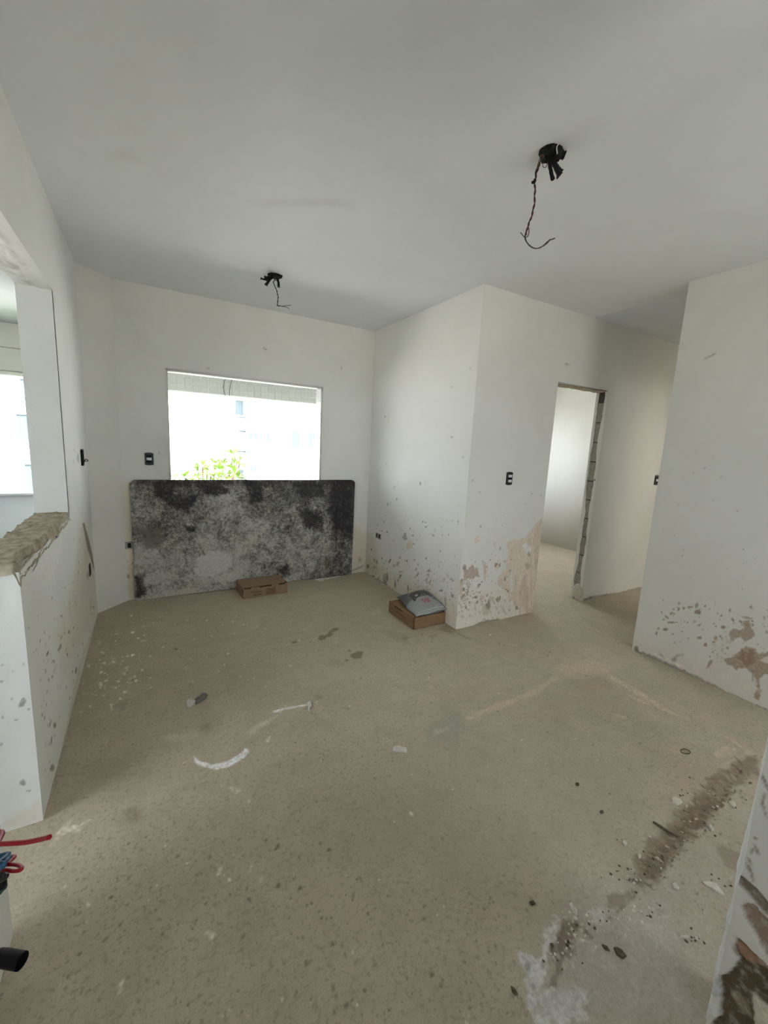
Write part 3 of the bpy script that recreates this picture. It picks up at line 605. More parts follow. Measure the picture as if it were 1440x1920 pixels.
rw.put([(1355, 1236), (1376, 1230), (1386, 1219), (1400, 1212), (1414, 1216), (1422, 1226), (1445, 1220), (1445, 1262), (1428, 1262), (1426, 1290), (1423, 1310), (1418, 1313), (1414, 1308), (1419, 1285), (1413, 1264), (1400, 1258), (1394, 1252), (1380, 1255), (1364, 1246)], BM, .9, .006, .018, 40)
rw.put([(1380, 1232), (1400, 1218), (1418, 1224), (1412, 1244), (1395, 1250)], wc((112, 90, 70)), .6, .012, .02, 40)
rw.put([(1409, 1256), (1414, 1258), (1413, 1276), (1410, 1278)], BM, .8, .004, .003); rw.put([(1424, 1238), (1446, 1226), (1446, 1246)], wc((176, 172, 160)), .7, .006, .012, 50)
rw.put([(1360, 1180), (1368, 1180), (1366, 1252), (1358, 1262), (1328, 1256)], TAN, .2, .03, .02)
for c in ([(1236, 1224), (1243, 1230), (1248, 1240), (1254, 1250), (1246, 1248), (1240, 1238)], [(1282, 1226), (1270, 1232), (1264, 1242), (1268, 1252), (1260, 1250), (1258, 1238), (1268, 1228)]): rw.put(c, wc((106, 104, 96)), .75, .012, .006)
rw.put([(1318, 673), (1330, 667), (1342, 661), (1343, 663), (1330, 670), (1321, 675)], GREY, .8, .004, .004)
for pts, c in (([(1188, 1214), (1194, 1210), (1198, 1222), (1206, 1228), (1190, 1222)], wc((80, 66, 52))), ([(1205, 1222), (1240, 1236), (1280, 1256), (1330, 1280), (1380, 1305), (1440, 1332), (1440, 1338), (1300, 1275), (1205, 1230)], wc((110, 100, 86))), ([(1220, 1222), (1250, 1234), (1285, 1250), (1270, 1250), (1240, 1238)], wc((180, 174, 160)))):
    rw.put(pts, c, .75, .006, .014, 50, -.003)
rw.relief(3, 71, .005)
link('wall_right', mesh_from('wall_right', rw.geos()+[boxq(XR+.004, XR+.13, -1.6, 1.646, 0, H)], M_wall), kind='structure')
# near right wall, plaster fallen away low down
XN = 1.262; YN = 0.300
nr = Sheet(0, XN, 1, -.35, YN, 2, 0, 1.15, 0.0045, -1)
skin = 0.010
nr.h += skin+ (fbm(nr.U*5, nr.V*5, 81, 3)-.5)*.004
ROT = wc((82, 72, 54), .8); ROT2 = wc((112, 94, 74), .85)
def gouge(pts, c, op=1, h=-skin-.004, soft=.003, rag=.006): nr.put(pts, c, op, soft, rag, 60, h)
gouge([(1352, 1826), (1364, 1828), (1376, 1812), (1387, 1794), (1378, 1780), (1384, 1757), (1392, 1760), (1404, 1772), (1420, 1790), (1450, 1815), (1450, 1940), (1335, 1940), (1336, 1912), (1352, 1898), (1356, 1872), (1350, 1850)], ROT)
gouge([(1381, 1633), (1392, 1640), (1410, 1655), (1440, 1682), (1450, 1700), (1450, 1730), (1420, 1690), (1400, 1668), (1382, 1652)], wc((84, 72, 56)), .9, -.010)
gouge([(1394, 1697), (1402, 1688), (1416, 1692), (1430, 1708), (1450, 1726), (1450, 1800), (1432, 1776), (1418, 1740), (1404, 1722)], ROT2, .9, -.010)
gouge([(1408, 1860), (1416, 1862), (1440, 1885), (1450, 1890), (1450, 1940), (1416, 1930), (1412, 1895)], wc((168, 160, 144)), .95, .008)
gouge([(1364, 1848), (1380, 1862), (1400, 1880), (1410, 1910), (1390, 1900), (1372, 1870)], wc((128, 118, 94)), .6, .003, .006, .008)
gouge([(1380, 1766), (1392, 1764), (1412, 1786), (1440, 1806), (1450, 1822), (1430, 1812), (1400, 1802), (1386, 1786)], wc((118, 92, 72)), .9, .006)
for pts in ([(1431, 1448), (1438, 1458), (1446, 1480), (1442, 1478), (1434, 1462)], [(1440, 1484), (1430, 1498), (1432, 1508), (1436, 1520), (1440, 1532), (1442, 1530), (1436, 1508), (1434, 1500)], [(1417, 1566), (1424, 1570), (1418, 1572)], [(1417, 1580), (1422, 1584), (1424, 1592), (1428, 1600), (1422, 1598), (1418, 1590)], [(1411, 1590), (1416, 1588), (1412, 1600), (1410, 1596)], [(1404, 1604), (1410, 1610), (1414, 1622), (1408, 1616)], [(1402, 1612), (1410, 1625), (1415, 1640), (1416, 1652), (1410, 1640), (1404, 1625)]):
    nr.put(pts, wc((88, 76, 60)), .85, .003, .002, 60, -.004)
# whitewash blobs left on the arris
for pts in ([(1343, 1826), (1350, 1836), (1356, 1856), (1350, 1864), (1342, 1858), (1338, 1850)], [(1334, 1866), (1344, 1880), (1352, 1892), (1350, 1902), (1340, 1900), (1330, 1890)]): nr.put(pts, lin((236, 236, 238))*.95, 1, .003, .003, 40, .012)
nf = Sheet(1, YN, 0, XN-skin, XN+.10, 2, 0, 1.15, .01, 1)
bx = [nr.geo(), nf.geo(), boxq(XN+.02, XN+.13, -1.6, YN-.002, 0, H), boxq(XN-skin+.001, XN+.01, -1.6, -.35, 0, H), boxq(XN-skin+.001, XN+.1, -.35, YN-.0005, 1.15, H)]
near = link('wall_near', mesh_from('wall_near', bx, M_wall), kind='structure')
bm = bmesh.new(); pts = []; rs = []
for k in range(70):
    zz = .02+k*.0165; pts.append((XN-skin+.0005, YN+.0005, zz)); rs.append(.0016+.004*max(0, fbm(np.array([zz*14]), np.array([1.0]), 4)[0]-.52)*4)
tube(bm, pts, rs, 8); link('arris_bead', bm_mesh('arris_bead', bm, plain('white_bead', (.88, .88, .87), .6, .3)), near, label='thin broken white bead along the wall corner')
# remaining rooms seen or lighting the scene
link('wall_bedroom_east', mesh_from('we', [boxq(5.77, 5.9, YF+DT, 5.5, 0, H)], M_wall), kind='structure')
link('wall_bedroom_back', mesh_from('wb', [boxq(XC, 3.6, 5.4, 5.55, 0, H), boxq(5.1, 6.2, 5.4, 5.55, 0, H), boxq(3.6, 5.1, 5.4, 5.55, 0, .95), boxq(3.6, 5.1, 5.4, 5.55, 2.15, H)], M_wall), kind='structure')
link('wall_hall', mesh_from('wh', [boxq(XR+.13, 4.5, 1.53, 1.648, 0, H), boxq(5.3, 6.3, 1.53, 1.648, 0, H), boxq(4.5, 5.3, 1.53, 1.648, 2.1, H), boxq(6.2, 6.32, 1.0, YF, 0, H)], M_wall), kind='structure')
link('wall_far_east', mesh_from('wf', [boxq(6.2, 6.32, -1.6, 1.0, 0, .9), boxq(6.2, 6.32, -1.6, 1.0, 2.2, H), boxq(6.2, 6.32, -.5, 1.6, 0, H), boxq(6.2, 6.32, -1.7, -1.2, 0, H)], M_wall), kind='structure')
link('wall_south', mesh_from('ws', [boxq(-.6, -.1, -1.75, -1.6, 0, H), boxq(.3, 1.7, -1.75, -1.6, 0, H), boxq(-.1, .3, -1.75, -1.6, 0, 1.0), boxq(-.1, .3, -1.75, -1.6, 2.1, H), boxq(2.75, 6.32, -1.75, -1.6, 0, H), boxq(1.7, 2.75, -1.75, -1.6, 0, 1.0), boxq(1.7, 2.75, -1.75, -1.6, 2.0, H)], M_wall), kind='structure')  # two unseen window openings behind the camera, added to brighten the room
# window_1: pale reveal with small tiles on its right side
win = link('window_1', mesh_from('window_1', [boxq(WX0-.002, WX0+.004, YB-.001, YB+.15, WZ0, WZ1), boxq(WX0, WX1, YB-.001, YB+.15, WZ1-.004, WZ1+.002), boxq(WX0, WX1, YB-.001, YB+.15, WZ0-.002, WZ0+.006)], M_grout), kind='structure')
tm = mesh_from('reveal_tile', [boxq(-.006, 0, -.07, .07, -.062, .062)], M_tile)
bm = bmesh.new(); bbox_bm(bm, (-.004, 0, 0), (.008, .142, .12), .002); tm = bm_mesh('reveal_tile', bm, M_tile)
for k in range(8): link('reveal_tile', tm, win, (WX1, YB+.074, WZ0+.065+k*.126))

# ------------------------------------------------------------------ veranda outside
YV = 5.40
link('trim_1', mesh_from('t1', [boxq(-2.45, 2.2, YV+.01, YV+.16, 1.985, 2.70), boxq(-2.45, -2.3, 0, YV+.16, 1.985, 2.7), boxq(-2.45, 2.2, -.2, YV+.16, 2.70, 2.85)], M_cream), kind='structure')
beam = [o for o in COL.objects if o.name == 'trim_1'][0]
link('ceiling_veranda', mesh_from('cv', [boxq(-2.3, XO, -.1, YV+.01, 2.46, 2.69), boxq(XO, 2.2, YB+.15, YV+.01, 2.46, 2.69)], plaster('veranda_ceiling', np.array((0.42, 0.455, 0.46)), 0.05, 0.3)), kind='structure')
link('trim_2', mesh_from('t2', [boxq(-2.45, 2.2, YV, YV+.15, 0, .815), boxq(-2.45, -2.3, 0, YV, 0, .815), boxq(-2.45, XO, -.2, -.05, 0, 2.7), boxq(-2.48, 2.2, YV-.02, YV+.17, .815, .835), boxq(-2.45, -2.3, 1.6, YV, .8, 2.0), boxq(-2.45, -2.3, -.1, .3, .8, 2.0)], M_veranda), kind='structure')  # unseen west side walled up except a gap, added to cut the light
# small tiles on the inner face of the beam, seen through the window
bm = bmesh.new(); bbox_bm(bm, (0, 0, 0), (.079, .010, .069), .0015); tme = bm_mesh('tile', bm, M_tile)
bm = bmesh.new(); bbox_bm(bm, ((-.10+2.19)/2, YV+.006, 2.222), (2.29, .006, .474)); link('tile_bed', bm_mesh('tile_bed', bm, M_grout), beam)
for i in range(26):
    for j in range(6): link('tile', tme, beam, (-.06+i*.0855, YV+.002+random.uniform(-.001, .001), 2.024+j*.0755))
mk = [unp(p, 1, YV-.004) for p in ((569, 728), (573, 725.5), (571, 728.5), (577, 726.5), (576, 728.5), (581, 727), (583, 728.5), (588, 727.5))]
bm = bmesh.new(); tube(bm, catmull(mk, 4), .0022, 5); link('scribble', bm_mesh('scribble', bm, M_ink), beam, label='dark scribbled mark')
# plain left stretch of the beam: groove and drip edge
bm = bmesh.new(); bbox_bm(bm, (-1.35, YV+.004, 2.35), (2.0, .012, .22)); bbox_bm(bm, (-1.35, YV+.004, 2.125), (2.0, .012, .21)); bbox_bm(bm, (-1.35, YV+.0, 2.005), (2.0, .03, .018))
link('beam_render', bm_mesh('beam_render', bm, M_cream), beam, label='cream render with a horizontal groove and a white drip edge')
for k, pts in enumerate((((.860, YV-.012, 2.20), (.835, YV-.02, 2.14), (.828, YV-.02, 2.06), (.845, YV-.015, 1.97)), ((.93, YV-.012, 2.19), (.905, YV-.02, 2.12), (.895, YV-.02, 2.05), (.893, YV-.014, 1.98)))):
    bm = bmesh.new(); tube(bm, catmull(pts), .0028, 6)
    thing('loose_wire', ('thin dark wire hanging in front of the tiled beam, left one of the pair', 'thin dark wire hanging in front of the tiled beam, right one of the pair')[k], 'wire', group='loose wires over the window', me=bm_mesh('loose_wire', bm, M_greywire))

# ------------------------------------------------------------------ outdoors
link('ground', mesh_from('ground', [boxq(-150, 150, -120, 200, -9.2, -9.0)], M_ground), kind='structure')
link('shade_strip', mesh_from('shade_strip', [boxq(-14, 14, 5.7, 17.5, -9.0, -8.96)], M_shade_strip), kind='structure')  # unseen dark green strip added in place of the building's shadow on the ground
link('building_base', mesh_from('bb', [boxq(-2.45, 6.3, -1.7, 5.55, -9, -.2)], M_cream), kind='structure')
def far_building(name, label, x0, x1, y0, depth, z0, z1, wins, slabs=(), rails=()):
    t = thing(name, label, 'building', (x0, y0, -9))
    inv = Vector((x0, y0, -9))
    bm = bmesh.new(); bbox_bm(bm, Vector(((x0+x1)/2, y0+depth/2, (z0+z1)/2))-inv, (x1-x0, depth, z1-z0)); link('wall', bm_mesh('wall', bm, M_bwall), t)
    for (cx, cz, w, h) in wins:
        bm = bmesh.new()
        for sx in (-1, 1): bbox_bm(bm, Vector((cx+sx*(w/2+.03), y0-.03, cz))-inv, (.06, .12, h+.12))
        for sz in (-1, 1): bbox_bm(bm, Vector((cx, y0-.03, cz+sz*(h/2+.03)))-inv, (w, .12, .06))
        f = link('window', bm_mesh('window', bm, M_bwall), t)
        bm = bmesh.new(); bbox_bm(bm, Vector((cx, y0-.01, cz))-inv, (w, .04, h)); link('pane', bm_mesh('pane', bm, M_pane), f)
    for (cx, cy, cz, w, d, h) in slabs:
        bm = bmesh.new(); bbox_bm(bm, Vector((cx, cy, cz))-inv, (w, d, h)); link('balcony_slab', bm_mesh('balcony_slab', bm, M_bwall), t)
    for (cx, cy, cz, w, h, mat) in rails:
        bm = bmesh.new(); bbox_bm(bm, Vector((cx, cy, cz-h/2))-inv, (w, .04, h)); f = link('balustrade', bm_mesh('balustrade', bm, mat), t)
        bm = bmesh.new(); bbox_bm(bm, Vector((cx, cy, cz+.03))-inv, (w, .08, .07)); link('rail', bm_mesh('rail', bm, M_rail), f)
def bw(x, ya, yb, w):  # window of the far facade from its pixel column and rows
    a, b = unp((x, ya), 1, 38.0), unp((x, yb), 1, 38.0); return ((a[0]+b[0])/2, (a[2]+b[2])/2, w, a[2]-b[2])
wins = [bw(471, 752, 757, .35), bw(477, 752, 755, .3), bw(471, 811, 822, .4), bw(477.5, 811, 823, .35), bw(471, 873, 884, .3), bw(477, 873, 884, .3), bw(488, 812, 828, .12), bw(503, 812, 829, .2), bw(553.5, 811, 838, .75), bw(582, 811, 838, .4), bw(588, 812, 828, .12)]
sl_ = []; rl_ = []
far_building('apartment_block', 'white apartment block with a few narrow teal windows beyond the window opening', 7.95, 24, 38, 10, -9, 13, wins)
far_building('balcony_tower', 'sunlit white tower of stacked balconies left of the apartment block', 4.6, 7.9, 40, 9, -9, 10, [(7.45, 4.1, .7, 1.3), (7.5, -1.9, .6, .9)], [(7.2, 39.5, -4.2+3*k, 1.3, 1.0, .12) for k in range(5)], [(7.5, 39.0, 3.2, .7, .25, M_glassrail), (7.55, 39.0, 2.0, .6, .06, M_rail), (7.4, 39.0, -2.35, 1.0, .3, M_glassrail), (7.45, 39, 0.2, .8, .05, M_rail)])
r1, r2, r3 = unp((42, 780), 1, 23.0), unp((54, 875), 1, 22.0), unp((38, 713), 1, 23.0)
far_building('glass_balcony_house', 'white building with teal glass balconies seen past the left wall opening', r1[0]-.2, r1[0]+4.4, 24, 6, -9, 4.2, [], [], [(r1[0]+1.6, 23.0, r1[2], 3.6, 1.0, M_glassrail), (r2[0]+1.5, 22.4, r2[2], 3.4, 1.1, M_glassrail), (r2[0]+1.7, 22.4, r2[2]-.85, 3.4, .5, M_glassrail), (r3[0]+1.8, 23, r3[2], 3.6, .12, M_glassrail)])
# tree just outside, only its top reaches the window
tr = thing('garden_tree', 'leafy yellow-green treetop seen just above the black board through the window', 'tree', (1.5, 14, -9))
bm = bmesh.new(); rt = random.Random(5)
tube(bm, catmull([(0, 0, 0), (.1, 0, 3), (-.05, .1, 6), (0, 0, 8.3)]), [.16]*25, 8)
tips = [unp(p, 1, y)-np.array((1.5, 14, -9)) for p, y in (((380, 874), 14), ((412, 882), 13.6), ((437, 853), 14.3), ((441, 872), 14), ((347, 895), 13.5), ((395, 893), 13), ((425, 893), 13.4), ((366, 896), 13.6), ((403, 871), 14.6), ((430, 884), 14.2), ((372, 885), 14.4), ((418, 872), 14.8), ((440, 890), 13.2), ((450, 866), 14.6), ((326, 898), 13.8), ((388, 884), 14.9), ((410, 897), 12.9), ((446, 897), 14.5))]
for k in range(16): tips.append(np.array((rt.uniform(-1.6, 1.6), rt.uniform(-1.6, 1.6), rt.uniform(6.9, 8.7))))
for tp in tips:
    m_ = np.array((tp[0]*.5, tp[1]*.5, 7.6)); tube(bm, catmull([(0, 0, 6.6), m_, tp], 5), .025, 5)
link('trunk', bm_mesh('trunk', bm, M_bark), tr)
bm = bmesh.new()
for tp in tips:
    for k in range(20):
        a = rt.uniform(0, 6.283); el = rt.uniform(-.5, 1.3); L = rt.uniform(.2, .42); d = np.array((math.cos(a)*math.cos(el), math.sin(a)*math.cos(el), math.sin(el)))
        sd_ = np.cross(d, (0, 0, 1)); sd_ /= np.linalg.norm(sd_)+1e-9; o = tp+d*.03; w = L*.16
        dr = np.array((0, 0, -L*.18))
        a0 = bm.verts.new(o); b0 = bm.verts.new(o+d*L*.5+sd_*w); b1_ = bm.verts.new(o+d*L*.5-sd_*w); mm = bm.verts.new(o+d*L*.5-np.array((0, 0, .02))); c0 = bm.verts.new(o+d*L+dr)
        for f in ((a0, b0, mm), (a0, mm, b1_), (b0, c0, mm), (mm, c0, b1_)): bm.faces.new(f)
link('foliage', bm_mesh('foliage', bm, M_leaf), tr, kind='stuff')

# ------------------------------------------------------------------ mortar-caked board under the window
BX0, BX1, BZ1, BT = -0.137, 2.010, 1.092, 0.03
board = thing('splattered_board', 'large black board with rounded corners, caked in grey splatter, leaning under the window', 'board', (0, YB-.012, 0))
bs = Sheet(1, 0.0, 0, BX0, BX1, 2, 0.0, BZ1, 0.0055, -1)
PX = lambda pts: [tuple(unp(p, 1, YB-.045)[[0, 2]]) for p in pts]
bias = np.zeros(bs.U.shape)
un_, vn_ = (bs.U-BX0)/(BX1-BX0), bs.V/BZ1
bias += 0.10+0.20*(1-vn_)-0.12*np.clip((un_-.45)/.55, 0, 1)-.26*np.clip((un_-.84)/.05, 0, 1)*np.clip(.35+vn_, 0, 1)-.20*np.clip((vn_-.93)/.05, 0, 1)
bias += (fbm(bs.U*3.2, bs.V*3.2, 91, 5)-.5)*.75
def bput(pts, val, soft=.03, rag=.04):
    d = sdist(bs.U, bs.V, PX(pts))+(fbm(bs.U*18, bs.V*18, 95, 4)-.5)*2*rag
    k = np.clip(.5-d/(2*soft), 0, 1); global bias; bias = bias*(1-k)+val*k
bput([(290, 905), (330, 905), (325, 925), (370, 930), (355, 960), (320, 950), (290, 930)], -.3, .02, .03); bput([(370, 905), (420, 908), (430, 925), (390, 930)], -.3, .02, .03); bput([(462, 902), (495, 905), (490, 940), (470, 945)], -.35, .02, .02)
bput([(345, 985), (372, 988), (368, 998), (350, 996)], -.25, .012, .01); bput([(560, 955), (600, 960), (610, 1000), (570, 990)], -.28, .03, .04); bput([(620, 915), (660, 905), (660, 1000), (625, 990)], -.4, .02, .03)
bput([(545, 905), (600, 905), (610, 930), (560, 930)], -.3, .02, .03); bput([(522, 1066), (540, 1062), (545, 1076), (528, 1082)], -.2, .03, .06); bput([(252, 1080), (275, 1078), (268, 1095), (275, 1115), (256, 1118)], -.3, .02, .03)
bput([(250, 1015), (330, 1030), (390, 1060), (400, 1100), (280, 1100), (252, 1060)], .32, .05, .06)
smooth = np.zeros(bs.U.shape)
def white(pts, k=1.0, rag=.02):
    global smooth
    d = sdist(bs.U, bs.V, PX(pts))+(fbm(bs.U*24, bs.V*24, 96, 4)-.5)*2*rag
    smooth = np.maximum(smooth, k*np.clip(.5-d/.016, 0, 1))
white([(372, 1045), (392, 1035), (412, 1032), (432, 1040), (436, 1062), (420, 1072), (398, 1084), (376, 1080), (362, 1068)])
white([(340, 1075), (372, 1082), (390, 1100), (400, 1092), (440, 1090), (440, 1075), (420, 1072), (400, 1082)], .55, .03)
white([(380, 980), (410, 985), (405, 1015), (375, 1020), (365, 1000)], .3, .04); white([(250, 1025), (300, 1030), (310, 1055), (255, 1060)], .45, .04); white([(285, 1070), (330, 1080), (320, 1100), (270, 1095)], .5, .05)
brown = np.clip(.5-(sdist(bs.U, bs.V, PX([(258, 988), (300, 988), (312, 1010), (300, 1030), (270, 1030)]))+(fbm(bs.U*20, bs.V*20, 99, 4)-.5)*.06)/.05, 0, 1)
bs.rgb[..., 0] = np.clip(bias+.5, 0, 1); bs.rgb[..., 1] = smooth; bs.rgb[..., 2] = brown; bs.a[:] = 1
bs.h = BT + .004*(fbm(bs.U*16, bs.V*16, 92, 4)-.5)+.003*(fbm(bs.U*60, bs.V*60, 94, 3)-.5)-.002*smooth
# rounded corners
R_ = .05
for cx, cz, sx, sz in ((BX0, BZ1, 1, -1), (BX1, BZ1, -1, -1), (BX1, 0, -1, 1), (BX0, 0, 1, 1)):
    r = R_ if sz < 0 else .03
    ux, vz = (bs.U-cx)*sx, (bs.V-cz)*sz; k = (ux < r) & (vz < r); dd = np.hypot(r-ux, r-vz); f = np.where(k & (dd > r), r/np.maximum(dd, 1e-6), 1)
    bs.U = np.where(k, cx+sx*(r-(r-ux)*f), bs.U); bs.V = np.where(k, cz+sz*(r-(r-vz)*f), bs.V)
bd = np.minimum(np.minimum(un_, 1-un_)*(BX1-BX0), np.minimum(vn_, 1-vn_)*BZ1); bs.h -= .008*np.clip(1-bd/.012, 0, 1)**2
def board_mat():
    m, t, b = nt('splattered_board', 0.7, 0.35); v = objco(t)
    at = N(t, 'ShaderNodeAttribute', attribute_name='stain'); s = N(t, 'ShaderNodeSeparateColor'); t.links.new(at.outputs['Color'], s.inputs[0])
    n0 = noise(t, v, 11, 8, .72, .6); n1 = noise(t, v, 38, 6, .7, .8); n2 = noise(t, v, 120, 3, .6, .3)
    n = mth(t, 'ADD', mth(t, 'MULTIPLY', n0, .42), mth(t, 'ADD', mth(t, 'MULTIPLY', n1, .45), mth(t, 'MULTIPLY', n2, .30)))  # about .58
    k = mth(t, 'ADD', mth(t, 'SUBTRACT', mth(t, 'MULTIPLY', mth(t, 'SUBTRACT', n, .580), 3.1), .0), s.outputs[0])
    c = ramp(t, k, [(.08, (.022, .020, .024)), (.34, (.055, .052, .055)), (.52, (.13, .125, .113)), (.70, (.26, .255, .235)), (.98, (.50, .49, .45))])
    c = mixc(t, ramp(t, noise(t, v, 5, 5, .6), [(.45, 0), (.7, .55)]), c, mixc(t, 1.0, c, (1.08, .95, .78), 'MULTIPLY'))
    c = mixc(t, mth(t, 'MULTIPLY', s.outputs[2], ramp(t, n1, [(.3, .4), (.6, .9)])), c, (.19, .17, .14))
    sm = mth(t, 'MULTIPLY', s.outputs[1], ramp(t, n1, [(.33, .35), (.5, 1)]), clamp=True)
    c = mixc(t, sm, c, mixc(t, n0, (.50, .50, .48), (.62, .62, .59)))
    t.links.new(c, b.inputs['Base Color']); bump(t, b, mth(t, 'ADD', n1, mth(t, 'MULTIPLY', n2, .5)), .35, .012)
    return m
M_board = board_mat()
sg = bs.geo()
nU, nV = bs.U.shape; idx = np.arange(nU*nV).reshape(nU, nV)
loop = np.concatenate([idx[:, 0], idx[-1, 1:], idx[::-1, -1][1:], idx[0, ::-1][1:-1]])
rim = sg[0][loop].copy(); rim[:, 1] = 0.0; vv = np.concatenate([sg[0], rim]); nb = len(loop); base = len(sg[0])
q2 = np.array([(loop[i], base+i, base+(i+1) % nb, loop[(i+1) % nb]) for i in range(nb)])
cc = np.concatenate([sg[2], np.tile((.12, 0, 0, 1), (nb, 1))])
link('panel', mesh_from('panel', [(vv, np.concatenate([sg[1], q2]), cc)], M_board), board)
bm = bmesh.new(); tube(bm, catmull([(1.795, -BT-.001, .80), (1.79, -BT-.002, .62), (1.80, -BT-.001, .45), (1.795, -BT-.001, .30)]), .003, 6)
link('crack', bm_mesh('crack', bm, M_black), board, label='thin dark vertical crack near the right end')

# ------------------------------------------------------------------ wall plates
def plate(name, label, cat, loc, rot, w, h, rockers, holes=(), body=M_navy, group=None):
    """face plate with arched ends; local x right, y up, z out of the wall"""
    t = thing(name, label, cat, loc, group); t.rotation_euler = rot
    def outl(w, h, arch, n=8):
        p = []
        for k in range(n+1): u = -1+2*k/n; p.append((u*w/2, -h/2+arch*u*u))
        for k in range(n+1): u = 1-2*k/n; p.append((u*w/2, h/2-arch*u*u))
        return p
    bm = bmesh.new(); prism(bm, outl(w, h, .006), 0, .006, lambda u, v, z: (u, v, z)); prism(bm, outl(w*.93, h*.95, .006), .006, .009, lambda u, v, z: (u, v, z))
    link('plate', bm_mesh('plate', bm, body), t)
    bm = bmesh.new(); bbox_bm(bm, (0, 0, .0095), (w*.60, h*.62, .003), .001); link('module', bm_mesh('module', bm, M_black), t)
    for (ry, rh) in rockers:
        bm = bmesh.new(); bbox_bm(bm, (0, ry, .0125), (w*.58, rh, .005), .0015); link('rocker', bm_mesh('rocker', bm, M_rocker), t, label='white rocker')
    for (hx, hy, hw, hh) in holes:
        bm = bmesh.new(); bbox_bm(bm, (hx, hy, .0112), (hw, hh, .002)); link('socket_hole', bm_mesh('socket_hole', bm, M_black), t)
    for sy in (-1, 1):
        bm = bmesh.new(); bmesh.ops.create_cone(bm, segments=10, radius1=.003, radius2=.0025, depth=.002, cap_ends=True, matrix=Matrix.Translation((0, sy*h*.40, .0095))); link('screw', bm_mesh('screw', bm, M_greywire), t)
    return t
PI = math.pi
F_ = (PI/2, 0, 0)          # faces -y
plate('light_switch', 'dark single light switch on the back wall left of the window', 'light switch', (0.019, YB, 1.274), F_, .068, .110, [(0, .023)])
plate('light_switch', 'black switch with two white rockers on the wall left of the doorway', 'light switch', (2.645, YF, 1.269), F_, .068, .112, [(.021, .022), (-.021, .022)])
plate('light_switch', 'black single switch on the hall wall, half hidden past the right wall edge', 'light switch', (4.925, YF, 1.255), F_, .075, .112, [(0, .026)])
sb = thing('wall_socket', 'small grey socket plate with a black opening, low beside the board left edge', 'socket', (-.168, YB, .511)); sb.rotation_euler = F_
bm = bmesh.new(); bbox_bm(bm, (0, 0, .004), (.052, .066, .008), .003); link('plate', bm_mesh('plate', bm, plain('grey_plate', (.34, .34, .36), .5, .3)), sb)
bm = bmesh.new(); bbox_bm(bm, (.006, 0, .009), (.026, .042, .004), .001); link('socket_hole', bm_mesh('socket_hole', bm, M_black), sb)
so = thing('wall_socket', 'small grimy double socket low on the middle wall near the back corner', 'socket', (XC-.001, 3.90, .499)); so.rotation_euler = (PI/2, 0, -PI/2)
bm = bmesh.new(); bbox_bm(bm, (0, 0, .003), (.115, .060, .006), .002); link('plate', bm_mesh('plate', bm, plain('grimy_plate', (.36, .345, .30), .7, .2)), so)
for k in (-1, 1):
    bm = bmesh.new(); bbox_bm(bm, (k*.028, 0, .007), (.024, .042, .004), .001); link('socket_hole', bm_mesh('socket_hole', bm, M_ink), so)
ob = thing('switch_box', 'open black switch box edge on the left pier near the corner', 'switch box', (XL+.001, 3.625, 1.305)); ob.rotation_euler = (PI/2, 0, PI/2)
bm = bmesh.new()
for cx, cy, w, h in ((-.028, 0, .012, .11), (.028, 0, .012, .11), (0, .052, .06, .01), (0, -.052, .06, .01)): bbox_bm(bm, (cx, cy, .006), (w, h, .012), .002)
link('box_frame', bm_mesh('box_frame', bm, M_black), ob)
bm = bmesh.new(); bbox_bm(bm, (0, 0, .002), (.048, .10, .003)); link('box_back', bm_mesh('box_back', bm, M_ink), ob)
wire('wire', [(0, -.02, .004), (.008, -.026, .03), (.016, -.02, .036), (.018, -.012, .02), (.006, -.03, .016)], .0025, M_blackwire, ob)
ob2 = thing('switch_box', 'small empty dark outlet box low on the left wall near the corner', 'switch box', (XL+.001, 3.64, .475)); ob2.rotation_euler = (PI/2, 0, PI/2)
bm = bmesh.new(); bbox_bm(bm, (0, 0, .003), (.062, .088, .006), .002); link('box_frame', bm_mesh('box_frame', bm, plain('brown_box', (.06, .05, .045), .7, .2)), ob2)
bm = bmesh.new(); bbox_bm(bm, (0, 0, .0065), (.044, .066, .003)); link('box_back', bm_mesh('box_back', bm, M_black), ob2)

